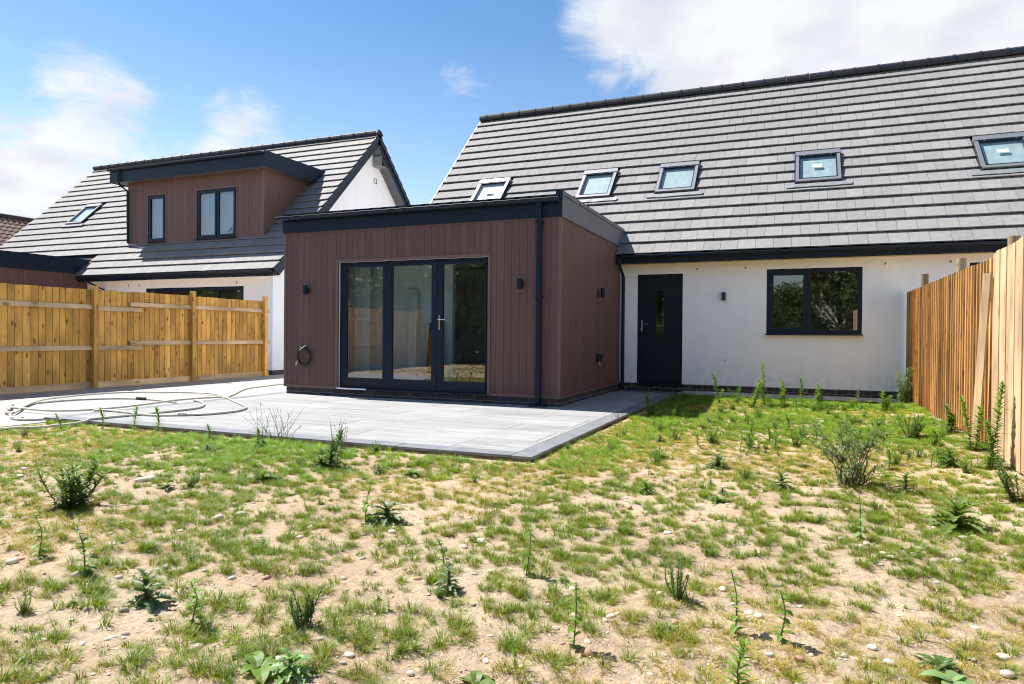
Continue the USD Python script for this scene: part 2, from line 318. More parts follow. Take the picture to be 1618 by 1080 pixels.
def cham_box(x0, x1, y0, y1, z0, z1, c=.004):
    """box with chamfered edges (hull of inset corners)"""
    pts = []
    for x, sx in ((x0, 1), (x1, -1)):
        for y, sy in ((y0, 1), (y1, -1)):
            for z, sz in ((z0, 1), (z1, -1)):
                pts += [(x, y + sy * c, z + sz * c), (x + sx * c, y, z + sz * c), (x + sx * c, y + sy * c, z)]
    h = trimesh.convex.convex_hull(np.array(pts))
    return (np.array(h.vertices), np.array(h.faces))


def wall_with_holes(x0, x1, z0, z1, holes, y0, y1):
    """wall in the xz plane between y0 and y1 with rectangular openings"""
    xs = sorted({x0, x1, *[h[0] for h in holes], *[h[1] for h in holes]}); zs = sorted({z0, z1, *[h[2] for h in holes], *[h[3] for h in holes]})
    import shapely
    poly = shapely.box(x0, z0, x1, z1)
    for h in holes: poly = poly.difference(shapely.box(h[0], h[2], h[1], h[3]))
    m = trimesh.creation.extrude_polygon(poly, y1 - y0, engine='earcut') if poly.geom_type == 'Polygon' else trimesh.util.concatenate([trimesh.creation.extrude_polygon(g, y1 - y0, engine='earcut') for g in poly.geoms])
    v = np.array(m.vertices); w = np.stack([v[:, 0], y1 - v[:, 2], v[:, 1]], 1)
    return (w, np.array(m.faces))


rng = np.random.default_rng(11)
R2 = math.sqrt(.5)

# ------------------------------------------------------------------ ground
PATIO = (-8.45, -2.08, 5.47, 9.5)


def smooth01(t): t = np.clip(t, 0, 1); return t * t * (3 - 2 * t)


def ground_h(x, y):
    x = np.asarray(x, float); y = np.asarray(y, float)
    p = np.stack([x, y, np.zeros_like(x)], -1)
    near = 1 - smooth01((np.hypot(x + 3, y - 6) - 11) / 6)
    h = -.045 + near * (.075 * (meshkit.fbm(p * .9, 3, 5) - .5) + .040 * (meshkit.fbm(p * 4.2, 3, 9) - .5) + .020 * (meshkit.fbm(p * 14., 2, 3) - .5))
    # flat against the paving and dropped beneath it
    def inside(x0, x1, y0, y1):
        d = np.minimum(np.minimum(x - x0, x1 - x), np.minimum(y - y0, y1 - y)); return d
    d = np.maximum(np.maximum(inside(-8.45, -2.08, 5.47, 30), inside(-3.3, 1.7, 12.75, 30)), inside(-14, -8.3, 3.2, 30))
    k = smooth01((d + .5) / .45)
    h = h * (1 - k) + (-.052) * k
    h = np.where(d > .03, -.20, h)
    # a slight bank at the right fence
    h = h + .06 * smooth01((x - .9) / 1.0) * near * (d < -.1)
    return h


def axis(lo, hi, step, far):
    fine = np.arange(lo, hi + 1e-6, step)
    a = [lo - d for d in far][::-1]; b = [hi + d for d in far]
    return np.concatenate([a, fine, b])


far = [.3, .8, 1.8, 4, 9, 20, 45, 100, 220, 500]
gx, gy = axis(-9.2, 2.6, .05, far), axis(.6, 13.2, .05, far)
X, Y = np.meshgrid(gx, gy)
Z = ground_h(X, Y)
nx, ny = len(gx), len(gy)
I = (np.arange(ny - 1)[:, None] * nx + np.arange(nx - 1)[None]).ravel()
gf = np.vstack([np.stack([I, I + 1, I + nx + 1], 1), np.stack([I, I + nx + 1, I + nx], 1)])
obj('ground', (np.stack([X, Y, Z], -1).reshape(-1, 3), gf), 'sandy_soil', smooth=True, kind='structure', label='sandy bare soil of the unfinished garden')

# ------------------------------------------------------------------ patio of large slabs
patio = thing('patio', 'pale porcelain slab patio with dark border, in front of the brown extension', None, kind='structure')
patio.ClearCustomDataByKey('category')
obj('patio_base', MB().box(-8.43, -2.10, 5.49, 9.6, -.14, -.028).box(-3.4, -2.10, 9.6, 12.78, -.14, -.028).mesh(), 'bedding', patio)
G = .005


def slab(x0, x1, y0, y1, m, name, parent, top=0., th=.026):
    j = rng.normal(0, .0008)
    obj(name, cham_box(x0 + G / 2, x1 - G / 2, y0 + G / 2, y1 - G / 2, top - th + j, top + j, .002), m, parent)


# inner slabs: joints at x = -2.97, -4.22 ... (1.25 m), rows .6 deep
rows = np.arange(5.67, 9.55, .62)
for r, y0 in enumerate(rows):
    y1 = min(y0 + .62, 9.62)
    off = (0 if r % 2 == 0 else .62)
    xs = [-2.28]; x = -2.97 + off
    xe = [v for v in np.arange(-2.97 + off, -8.6, -1.245)]
    cuts = sorted([v for v in xe if -8.25 < v < -2.30] + [-8.25, -2.28])
    for a, b in zip(cuts[:-1], cuts[1:]):
        if b - a > .03: slab(a, b, y0, y1, 'porcelain_slab', 'paving_slab', patio)
for y0 in np.arange(9.62, 12.5, .62):
    slab(-3.2, -2.28, y0, min(y0 + .62, 12.78), 'porcelain_slab', 'paving_slab', patio)
for x0 in np.arange(-8.25, -2.29, .6):
    slab(x0, min(x0 + .6, -2.28), 5.47, 5.67, 'border_slab', 'border_slab', patio)
for y0 in np.arange(5.67, 12.7, .6):
    slab(-2.28, -2.08, y0, min(y0 + .6, 12.78), 'border_slab', 'border_slab', patio)
for y0 in np.arange(5.67, 9.5, .6):
    slab(-8.45, -8.25, y0, min(y0 + .6, 9.62), 'border_slab', 'border_slab', patio)
for x0 in (-2.28, -8.45): slab(x0, x0 + .2, 5.47, 5.67, 'border_slab', 'border_slab', patio)

# strip of slabs along the foot of the white wall
strip = thing('wall_path', 'narrow concrete slab strip along the foot of the white rear wall', None, kind='structure')
strip.ClearCustomDataByKey('category')
obj('strip_base', B(-3.15, 1.70, 12.80, 13.2, -.14, -.028), 'bedding', strip)
for x0 in np.arange(-3.15, 1.69, .6):
    slab(x0, min(x0 + .6, 1.70), 12.785, 13.15, 'concrete_strip' if x0 > -2.2 else 'border_slab', 'edging_slab', strip, top=.030 if x0 > -2.2 else -.002, th=.045)

# side passage of small pavers, a little lower
spath = thing('side_path', 'pale block paved passage between the left fence and the patio', None, kind='structure')
spath.ClearCustomDataByKey('category')
obj('path_base', B(-12.78, -8.46, 3.0, 18, -.25, -.085), 'bedding', spath)
pav = []
for r, y0 in enumerate(np.arange(3.0, 17.9, .45)):
    x = -12.78 - (.45 if r % 2 else 0)
    while x < -8.46:
        a, b = max(x, -12.78), min(x + .9, -8.46)
        if b - a > .04: pav.append((a, b, y0, y0 + .45))
        x += .9
for a, b, y0, y1 in pav: slab(a, b, y0, y1, 'path_paver', 'paving_slab', spath, top=-.06)


# unseen paving added beyond the left fence, for greyer bounce onto the neighbour's wall
bounce_pat = thing('patio', 'added unseen grey slab paving beyond the left fence, for neutral bounce light onto the neighbouring house', None, kind='structure')
bounce_pat.ClearCustomDataByKey('category')
obj('patio_base', B(-20.0, -12.95, 9.5, 14.4, -.2, -.09), 'bedding', bounce_pat)
for x0 in np.arange(-20.0, -13.2, 1.2):
    for y0 in np.arange(9.5, 14.3, 1.2): slab(x0, min(x0 + 1.2, -12.95), y0, y0 + 1.2, 'porcelain_slab', 'paving_slab', bounce_pat, top=-.06)


# ------------------------------------------------------------------ roofs
def roof_frame(ey, ez):
    def fr(u, s, n): return np.array([u, ey + R2 * (s - n), ez + R2 * (s + n)])
    return fr


def tile_solid(fr, u0, u1, s0, ls, g, th, jn):
    k = th / g
    P = []
    for s in (s0, s0 + ls):
        top = -(s - s0) * k + jn
        for n in (top - .020, top): P += [fr(u0, s, n), fr(u1, s, n)]
    v = np.array(P)
    return v, np.array([(0, 2, 3), (0, 3, 1), (4, 5, 7), (4, 7, 6), (0, 1, 5), (0, 5, 4), (2, 6, 7), (2, 7, 3), (0, 4, 6), (0, 6, 2), (1, 3, 7), (1, 7, 5)])


def lay_tiles(parent, ey, ez, u0, u1, nrows, slope_len, holes=(), blocked=None, cover=.298, g=.346, th=.041, seed=1, limit=300):
    """tiles in broken bond, each row lapping the one below; holes are (x0,x1,s0,s1) openings"""
    fr = roof_frame(ey, ez); r = random.Random(seed); pieces = []
    for i in range(nrows):
        s0 = i * g; ls = min(g + .06, slope_len - s0)
        x = u0 - (cover / 2 if i % 2 else 0)
        while x < u1 - .02:
            a, b = max(x, u0), min(x + cover, u1); x += cover
            spans = [(a, b)]
            for h0, h1, t0, t1 in holes:
                if s0 > t0 - .02 and s0 < t1 - .1:
                    spans = [q for p, w in spans for q in ((p, min(w, h0)), (max(p, h1), w)) if q[1] - q[0] > .012]
            for a_, b_ in spans:
                if b_ - a_ < .012: continue
                if blocked and blocked((a_ + b_) / 2, s0): continue
                v, f = tile_solid(fr, a_ + .0025, b_ - .0025, s0 + r.uniform(-.002, .002), ls, g, th, r.uniform(-.002, .002))
                q = [project(v[k]) for k in (2, 3, 6, 7)]
                area = abs((q[3][0] - q[0][0]) * (q[2][1] - q[1][1]) - (q[2][0] - q[1][0]) * (q[3][1] - q[0][1])) / 2
                c = np.mean(q, 0)
                if not (0 < c[0] < 1618 and 0 < c[1] < 1080): area = 0
                pieces.append((area, v, f))
    pieces.sort(key=lambda t: -t[0])
    for a, v, f in pieces[:limit]: obj('roof_tile', (v, f), 'roof_tile_grey', parent)
    mb = MB()
    for a, v, f in pieces[limit:]: mb.add(v, f)
    if len(pieces) > limit: obj('roof_tiles', mb.mesh(), 'roof_tile_grey_joined', parent, kind='stuff')


def ridge_tiles(parent, y, z, x0, x1, first, step=.478):
    for k, x in enumerate(np.arange(first, x1, step)):
        a, b = max(x, x0), min(x + step - .012, x1)
        if b - a < .05: continue
        ang = np.linspace(math.radians(-38), math.radians(218), 9)
        out = [(.135 * math.cos(t), .105 * math.sin(t)) for t in ang]
        mb = MB().prism(out, a, b, lambda u, w, t: (t, y + u, z + w - .015))
        # raised joint collar
        out2 = [(.146 * math.cos(t), .117 * math.sin(t)) for t in ang]
        mb.prism(out2, b - .035, b + .006, lambda u, w, t: (t, y + u, z + w - .015))
        obj('ridge_tile', mb.mesh(), 'ridge_dark', parent, smooth=35)


def gutter(mb, x0, x1, y, z, r=.056):
    """half-round gutter along x, open top, its back against y"""
    ang = np.linspace(math.pi, 2 * math.pi, 9)
    o = [(r * math.cos(t), r * math.sin(t)) for t in ang]; i = [((r - .006) * math.cos(t), (r - .006) * math.sin(t)) for t in ang]
    V, F = [], []
    for x in (x0, x1):
        V += [(x, y - r + a, z + b) for a, b in o] + [(x, y - r + a, z + b) for a, b in i]
    n = 9
    for k in range(n - 1):
        F += [(k, k + 1, 2 * n + k + 1, 2 * n + k), (n + k + 1, n + k, 3 * n + k, 3 * n + k + 1), (k, n + k, n + k + 1, k + 1), (2 * n + k, 2 * n + k + 1, 3 * n + k + 1, 3 * n + k)]
    F += [(0, 2 * n, 3 * n, n), (n - 1, 2 * n - 1, 4 * n - 1, 3 * n - 1)]
    mb.add(V, F)
    # rolled front lip and end stops
    mb.tube([(x0, y - 2 * r + .003, z + .002), (x1, y - 2 * r + .003, z + .002)], .007, 6)
    for x in (x0, x1):
        mb.prism([(-r + .001 + a, b) for a, b in o], x - .004, x + .004, lambda u, w, t: (t, y + u, z + w))
    return mb


def gutter_bracket(x, y, z, r=.056):
    ang = np.linspace(math.pi, 2 * math.pi, 8)
    mb = MB(); rr = r + .007
    for k in range(7):
        a0, a1 = ang[k], ang[k + 1]
        mb.prism([(rr * math.cos(a0), rr * math.sin(a0)), (rr * math.cos(a1), rr * math.sin(a1)), ((r - .002) * math.cos(a1), (r - .002) * math.sin(a1)), ((r - .002) * math.cos(a0), (r - .002) * math.sin(a0))], x - .018, x + .018, lambda u, w, t: (t, y - r + u, z + w))
    return mb.mesh()


def roof_window(house, fr, x0, x1, s0, s1, label=None, sticker=True, flash=True, seed=0):
    w = thing_part('roof_window', house)
    def bx(mb, a, b, c, d, e, f):
        v = [fr(x, s, n) for n in (e, f) for s in (c, d) for x in (a, b)]
        return mb.add(v, [(0, 2, 3, 1), (4, 5, 7, 6), (0, 1, 5, 4), (2, 6, 7, 3), (0, 4, 6, 2), (1, 3, 7, 5)])
    def part(name, mm, *boxes):
        mb = MB()
        for b in boxes: bx(mb, *b)
        return obj(name, mb.mesh(), mm, w)
    fw = .056
    part('frame', 'window_metal', (x0, x0 + fw, s0, s1 - .101, -.05, .056), (x1 - fw, x1, s0, s1 - .101, -.05, .056), (x0, x1, s0 - .012, s0 + .06, -.05, .055))
    part('hood', 'window_metal', (x0 - .008, x1 + .008, s1 - .10, s1 + .03, -.05, .070))
    part('sash', 'anthracite_frame', (x0 + fw, x0 + fw + .022, s0 + .06, s1 - .10, -.05, .05), (x1 - fw - .022, x1 - fw, s0 + .06, s1 - .10, -.05, .05), (x0 + fw, x1 - fw, s1 - .125, s1 - .10, -.05, .06), (x0 + fw, x1 - fw, s0 + .06, s0 + .074, -.05, .06))
    part('gasket', 'black_plastic', (x0 - .02, x1 + .02, s0 - .045, s0 - .013, -.03, .03), (x1 + .001, x1 + .016, s0 - .012, s1 - .05, -.04, .03), (x0 - .018, x0 - .001, s0 - .012, s1 - .05, -.04, .03))
    part('pane', 'roof_glass', (x0 + fw + .023, x1 - fw - .023, s0 + .075, s1 - .126, .034, .038))
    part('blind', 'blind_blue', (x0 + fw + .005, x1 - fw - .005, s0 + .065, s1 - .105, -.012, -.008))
    if sticker: part('sticker', 'label_white', ((x0 + x1) / 2 - .10, (x0 + x1) / 2 + .07, (s0 + s1) / 2 - .03, (s0 + s1) / 2 + .06, .0390, .0405))
    for xx in (x0 + .15, x1 - .15):
        part('screw_cap', 'steel', (xx - .012, xx + .012, s1 - .122, s1 - .103, .061, .068))
    if flash:
        mb = MB(); r = random.Random(seed)
        n = 9; a, b = x0 - .17, x1 + .17
        us = np.linspace(a, b, n)
        lo = [s0 - .155 + r.uniform(-.008, .008) for _ in us]
        V = [fr(u, s0 - .05, .020) for u in us] + [fr(u, l, .010 + r.uniform(0, .010)) for u, l in zip(us, lo)] + [fr(u, s0 - .05, .004) for u in us] + [fr(u, l, .003) for u, l in zip(us, lo)]
        F = []
        for k in range(n - 1):
            F += [(n + k, n + k + 1, k + 1, k), (2 * n + k, 2 * n + k + 1, 3 * n + k + 1, 3 * n + k), (n + k, 3 * n + k, 3 * n + k + 1, n + k + 1), (k, k + 1, 2 * n + k + 1, 2 * n + k)]
        F += [(0, 2 * n, 3 * n, n), (n - 1, 2 * n - 1, 4 * n - 1, 3 * n - 1)]
        mb.add(V, F)
        obj('flashing', mb.mesh(), 'lead_flashing', w)
    return w


def thing_part(name, parent, label=None):
    p = UsdGeom.Xform.Define(stage, path_for(name, str(parent.GetPath()))).GetPrim()
    tag(p, label); return p


def casement(house, name, x0, x1, z0, z1, y, splits, opener, fw=.065, proud=.0, sill=True, label=None, room=True, fm='anthracite_frame'):
    """window in an xz wall whose outer face is at y (outside is -y). splits: inner mullion x positions; opener: indices with an opening sash"""
    w = thing_part(name, house, label)
    ya, yb = y + .045 - proud, y + .115 - proud
    mb = MB().box(x0, x1, ya, yb, z1 - fw, z1).box(x0, x1, ya, yb, z0, z0 + fw).box(x0, x0 + fw, ya, yb, z0 + fw, z1 - fw).box(x1 - fw, x1, ya, yb, z0 + fw, z1 - fw)
    edges = [x0 + fw] + list(splits) + [x1 - fw]
    for sx in splits: mb.box(sx - fw / 2, sx + fw / 2, ya, yb, z0 + fw, z1 - fw)
    obj('frame', mb.mesh(), fm, w)
    for i in range(len(edges) - 1):
        a = edges[i] + (fw / 2 if i else 0); b = edges[i + 1] - (fw / 2 if i < len(edges) - 2 else 0); c, d = z0 + fw, z1 - fw
        if i in opener:
            k = .045
            mb = MB().box(a - .012, b + .012, ya - .014, ya - .001, d - k, d + .012).box(a - .012, b + .012, ya - .014, ya - .001, c - .012, c + k).box(a - .012, a + k, ya - .014, ya - .001, c + k, d - k).box(b - k, b + .012, ya - .014, ya - .001, c + k, d - k)
            obj('sash', mb.mesh(), fm, w); a, b, c, d = a + k, b - k, c + k, d - k
        obj('pane', B(a + .001, b - .001, ya + .018, ya + .024, c + .001, d - .001), 'window_glass', w)
    if sill: obj('sill', MB().box(x0 - .012, x1 + .012, y - .045, y + .05, z0 - .022, z0 - .001).mesh(), fm, w)
    return w


# ------------------------------------------------------------------ the main house
YH, EY, EZ = 13.178, 12.758, 2.622
XL, XR = -8.13, 7.0
SLOPE = 6.26
RY, RZ = EY + SLOPE * R2, EZ + SLOPE * R2
fr = roof_frame(EY, EZ)
house = thing('white_house', 'long white rendered house with grey tiled roof and five roof windows, behind the brown extension', 'house')
WIN = (-.494, 1.055, 1.113, 2.282); DOOR = (-2.851, -1.984, .118, 2.247); WIN2 = (2.62, 3.9, 1.113, 2.30)
ZS = 2.448
obj('wall', wall_with_holes(-8.0, 6.9, .148, ZS + .12, [WIN, (DOOR[0], DOOR[1], .148, DOOR[3]), WIN2], YH, YH + .30), 'white_render', house)
gab = [(YH + .301, .148), (YH + .301, ZS + .12), (RY, RZ - .30), (2 * RY - YH, ZS + .12), (2 * RY - YH, .148)]
mb = MB()
for x0, x1 in ((-8.0, -7.75), (6.65, 6.9)): mb.prism(gab, x0, x1, lambda u, w, t: (t, u, w))
mb.box(-7.749, 6.649, 2 * RY - YH - .3, 2 * RY - YH, .1, ZS + .12)
obj('gable_wall', mb.mesh(), 'white_render', house)
# rooms behind the glass
obj('room', MB().box(-7.7, 6.6, YH + .301, 2 * RY - YH - .301, .0, .13).box(-7.7, 6.6, YH + .301, 2 * RY - YH - .301, 2.42, 2.50).box(-3.0, 6.6, 16.6, 16.7, .131, 2.419).box(-1.9, -1.8, YH + .301, 16.59, .131, 2.419).box(2.2, 2.3, YH + .301, 16.59, .131, 2.419).mesh(), 'interior_grey', house)
# roof deck, both slopes
rf = obj('roof', MB().prism([(EY + .02, EZ - .10), (RY, RZ - .115), (RY, RZ - .20), (EY + .09, EZ - .20)], XL + .02, XR, lambda u, w, t: (t, u, w)).prism([(2 * RY - EY - .02, EZ - .10), (RY + .001, RZ - .115), (RY + .001, RZ - .20), (2 * RY - EY - .09, EZ - .20)], XL + .02, XR, lambda u, w, t: (t, u, w)).mesh(), 'roof_underlay', house)
obj('roof_slope', MB().prism([(2 * RY - EY, EZ), (RY, RZ - .02), (RY, RZ - .08), (2 * RY - EY, EZ - .07)], XL, XR, lambda u, w, t: (t, u, w)).mesh(), 'roof_tile_grey_joined', house)
S0, S1 = 1.95, 2.93
VX = [(-7.01, -6.235), (-4.415, -3.668), (-2.707, -1.92), (-.033, .756), (2.965, 3.75)]
holes = [(a - .022, b + .022, 1.85, S1 + .08) for a, b in VX] + [(XL - 1, -3.18, -1, .70)]


lay_tiles(rf, EY, EZ, XL, XR, 18, SLOPE, holes, seed=3)
for i, (a, b) in enumerate(VX): roof_window(house, fr, a, b, S0, S1, sticker=i not in (1, 2), seed=i)
ridge_tiles(house, RY, RZ, XL, XR, 1.657 - .478 * 21)
# verge trim on the left edge
obj('verge_trim', MB().prism([(EY, EZ - .02), (EY, EZ - .15), (RY, RZ - .17), (RY, RZ - .03)], XL - .025, XL + .018, lambda u, w, t: (t, u, w)).mesh(), 'grey_fascia', house)
# eaves
obj('fascia', B(-3.08, 6.95, EY + .035, EY + .055, ZS - .012, EZ - .045), 'anthracite', house)
obj('soffit', B(-3.08, 6.95, EY + .056, YH - .002, ZS - .006, ZS + .006), 'soffit_pale', house)
obj('gutter', gutter(MB(), -3.07, 6.95, EY + .034, EZ - .055).mesh(), 'anthracite', house, smooth=40)
for x in np.arange(-2.8, 6.9, .9): obj('gutter_bracket', gutter_bracket(x, EY + .034, EZ - .055), 'anthracite', house)
dp = MB().tube([(-3.115, EY - .02, EZ - .11), (-3.115, EY - .02, EZ - .17), (-3.115, YH - .06, EZ - .42), (-3.115, YH - .06, .06)], .034, 8)
obj('downpipe', dp.mesh(), 'anthracite', house, smooth=40)
# plinth of blue bricks
pl = obj('plinth', MB().box(-3.18, 6.9, YH + .022, YH + .3, -.12, .147).mesh(), 'mortar', house)


def brick_row(parent, x0, x1, y0, z0, off, mk, L=.215, H=.065, J=.010, depth=.06):
    x = x0 - off
    while x < x1 - .02:
        a, b = max(x, x0), min(x + L, x1)
        if b - a > .02: obj('brick', mk(a, b, z0, z0 + H), 'blue_brick', parent)
        x += L + J


for r, z0 in enumerate((-.082, -.007, .068)):
    brick_row(pl, -3.17, 1.72, 0, z0, .1125 * (r % 2), lambda a, b, c, d: cham_box(a, b, YH + .012 + rng.uniform(0, .003), YH + .05, c, d, .003))
# back door
dr = thing_part('back_door', house)
x0, x1, z0, z1 = DOOR
yd = YH + .06
obj('frame', MB().box(x0, x0 + .055, yd - .02, yd + .06, z0 + .03, z1).box(x1 - .055, x1, yd - .02, yd + .06, z0 + .03, z1).box(x0 + .055, x1 - .055, yd - .02, yd + .06, z1 - .055, z1).mesh(), 'door_navy', dr)
gx0, gx1, gz0, gz1 = -2.528, -2.312, 1.006, 1.954
obj('door_leaf', wall_with_holes(x0 + .056, x1 - .056, z0 + .035, z1 - .056, [(gx0 + .022, gx1 - .022, gz0 + .022, gz1 - .022)], yd + .004, yd + .048), 'door_navy', dr)
obj('glazing_bead', MB().box(gx0, gx1, yd - .008, yd + .003, gz1 - .028, gz1).box(gx0, gx1, yd - .008, yd + .003, gz0, gz0 + .028).box(gx0, gx0 + .028, yd - .008, yd + .003, gz0 + .028, gz1 - .028).box(gx1 - .028, gx1, yd - .008, yd + .003, gz0 + .028, gz1 - .028).mesh(), 'door_navy', dr)
obj('pane', B(gx0 + .023, gx1 - .023, yd + .02, yd + .026, gz0 + .023, gz1 - .023), 'window_glass', dr)
obj('handle', MB().box(-2.785, -2.755, yd - .004, yd + .003, 1.15, 1.36).tube([(-2.77, yd - .004, 1.285), (-2.77, yd - .05, 1.285), (-2.755, yd - .056, 1.285), (-2.64, yd - .056, 1.285)], .010, 8).box(-2.778, -2.762, yd - .010, yd - .004, 1.17, 1.20).mesh(), 'steel', dr, smooth=30)
obj('threshold', B(x0 - .03, x1 + .03, YH - .05, yd + .06, z0, z0 + .03), 'anthracite_frame', dr)
casement(house, 'kitchen_window', *WIN, YH - .035, [.196], [0], fw=.07)
casement(house, 'end_window', *WIN2, YH - .035, [3.2], [0], fw=.07)
# render weep pins under the eaves
for x in (-1.72, -.86, .30 + 1.1, 2.35):
    obj('weep_vent', B(x - .012, x + .012, YH - .006, YH - .0005, ZS - .14, ZS - .105), 'grey_fascia', house)
obj('wall_stain_plug', trimesh.util.concatenate([trimesh.creation.icosphere(2, .02).apply_scale((1, .25, .8)).apply_translation((-1.2, YH - .001, .62))]), 'soffit_pale', house, smooth=True)


def wall_lamp(x, y, z, axis_out, label, cyl=True, box=False):
    """up-and-down wall lamp: back plate, short arm, tube"""
    t = thing('wall_lamp', label, 'wall lamp', (x, y, z))
    ox, oy = axis_out
    def P(a, b, c): return (x + a * (-oy) + b * ox, y + a * ox + b * oy, z + c)   # a along the wall, b out of it
    def bx(a0, a1, b0, b1, c0, c1):
        p, q = P(a0, b0, c0), P(a1, b1, c1)
        return cham_box(min(p[0], q[0]), max(p[0], q[0]), min(p[1], q[1]), max(p[1], q[1]), z + c0, z + c1, .003)
    if box:
        obj('body', bx(-.034, .034, .012, .095, -.075, .075), 'black_plastic', t)
        obj('back_plate', bx(-.03, .03, .0, .0115, -.06, .06), 'black_plastic', t)
    else:
        obj('back_plate', bx(-.035, .035, .0, .018, -.055, .055), 'black_plastic', t)
        obj('arm', bx(-.014, .014, .0182, .055, -.014, .014), 'black_plastic', t)
        c = trimesh.creation.cylinder(.036, .165, sections=20); c.apply_translation(P(0, .085, .01))
        obj('lamp_tube', c, 'anthracite', t, smooth=40)
        c = trimesh.creation.cylinder(.026, .006, sections=16); c.apply_translation(P(0, .085, .0965))
        obj('lens', c, 'steel', t, smooth=40)
    return t


# ------------------------------------------------------------------ the flat-roofed brown extension
EXL, EXR, EYF = -8.28, -3.187, 9.5
ext = thing('garden_extension', 'flat roofed brown clad extension with three-leaf folding glass doors, at the centre of the garden', 'extension')
BF = (-7.134, -4.358, .143, 2.25)
CB, CT = .122, 2.80
YW = EYF + .024
obj('wall', wall_with_holes(EXL + .03, EXR - .03, .12, 3.02, [(BF[0], BF[1], .12, BF[3])], YW, YW + .22), 'interior_white', ext)
obj('side_wall', MB().box(EXR - .25, EXR - .026, YW + .221, 13.176, .12, 3.02).box(EXL + .026, EXL + .25, YW + .221, 13.176, .12, 3.02).mesh(), 'interior_white', ext)
obj('floor', B(EXL + .251, EXR - .251, YW + .221, 13.17, .0, .138), 'interior_floor', ext)
obj('ceiling', B(EXL + .03, EXR - .03, YW + .221, 13.17, 2.46, 2.50), 'interior_white', ext)
obj('inner_wall', MB().box(-8.02, -5.62, 10.75, 10.85, .139, 2.459).mesh(), 'interior_white', ext)
obj('inner_pillar', B(-7.30, -7.08, 10.2, 10.35, .139, 2.459), 'interior_white', ext)


def board_front(a, b, z0, z1, y, th=.022, c=.0035):
    return MB().prism([(a + .0008, 0), (b - .0008, 0), (b - .0008, -th + c), (b - c, -th), (a + c, -th), (a + .0008, -th + c)], z0, z1, lambda u, w, t: (u, y + w, t)).mesh()


PIT = .1255
xs = list(np.arange(EXL + .045, EXR - .05, PIT)) + [EXR - .05]
for a, b in zip(xs[:-1], xs[1:]):
    for p, q, zlo in ((a, min(b, BF[0] - .045), CB + .04), (max(a, BF[0] - .045), min(b, BF[1] + .045), BF[3] + .045), (max(a, BF[1] + .045), b, CB + .04)):
        if q - p > .015: obj('cladding_board', board_front(p, q, zlo, CT, YW - .0005), 'brown_cladding', ext)
ys = list(np.arange(EYF + .05, 13.17, PIT)) + [13.17]
for a, b in zip(ys[:-1], ys[1:]):
    if b - a < .02: continue
    m = MB().prism([(a + .0008, 0), (b - .0008, 0), (b - .0008, .017), (b - .005, .022), (a + .005, .022), (a + .0008, .017)], CB + .03, CT, lambda u, w, t: (EXR - .026 + w, u, t)).mesh()
    obj('cladding_board', m, 'brown_cladding', ext)
for a, b in zip(ys[:-1], ys[1:]):
    if a > 10.4 or b - a < .02: continue
    obj('cladding_board', MB().prism([(a + .0008, 0), (b - .0008, 0), (b - .0008, -.022), (a + .0008, -.022)], CB + .03, CT, lambda u, w, t: (EXL + .026 + w, u, t)).mesh(), 'brown_cladding', ext)
# corner, base and opening trims, proud of the boards
e = .004
def trim(mesh): obj('trim', mesh, 'brown_trim', ext)
trim(MB().box(EXR - .049, EXR + e, EYF - e, EYF + .049, CB, CT).mesh())
trim(MB().box(EXL - e, EXL + .044, EYF - e, EYF + .049, CB, CT).mesh())
trim(MB().box(EXL + .0445, BF[0] - .0455, EYF - .006, YW - .001, CB, CB + .039).mesh())
trim(MB().box(BF[1] + .0455, EXR - .0495, EYF - .006, YW - .001, CB, CB + .039).mesh())
trim(MB().box(EXR - .0255, EXR + .006, EYF + .0495, 13.17, CB, CB + .029).mesh())
trim(MB().box(BF[0] - .0445, BF[0] - .002, EYF - .012, YW + .05, CB, BF[3] + .044).mesh())
trim(MB().box(BF[1] + .002, BF[1] + .0445, EYF - .012, YW + .05, CB, BF[3] + .044).mesh())
trim(MB().box(BF[0] - .0015, BF[1] + .0015, EYF - .012, YW + .05, BF[3] + .002, BF[3] + .044).mesh())
trim(MB().box(EXL + .0445, EXR - .0495, EYF - .008, YW - .001, CT - .03, CT - .002).mesh())
# plinth bricks
epl = obj('plinth', MB().box(EXL + .045, EXR - .02, EYF + .028, EYF + .25, -.12, .119).box(EXR - .25, EXR - .02, EYF + .251, 13.17, -.12, .119).mesh(), 'mortar', ext)
for r, z0 in enumerate((-.030, .045)):
    brick_row(epl, EXL + .035, EXR - .012, 0, z0, .05 + .1125 * (r % 2), lambda a, b, c, d: cham_box(a, b, EYF + .017 + rng.uniform(0, .003), EYF + .06, c, d, .003))
    y = EYF + .065 - .05 * r
    while y < 13.1:
        a, b = max(y, EYF + .065), min(y + .215, 13.12)
        obj('brick', cham_box(EXR - .06, EXR - .009 - rng.uniform(0, .003), a, b, z0, z0 + .065, .003), 'blue_brick', epl)
        y += .225
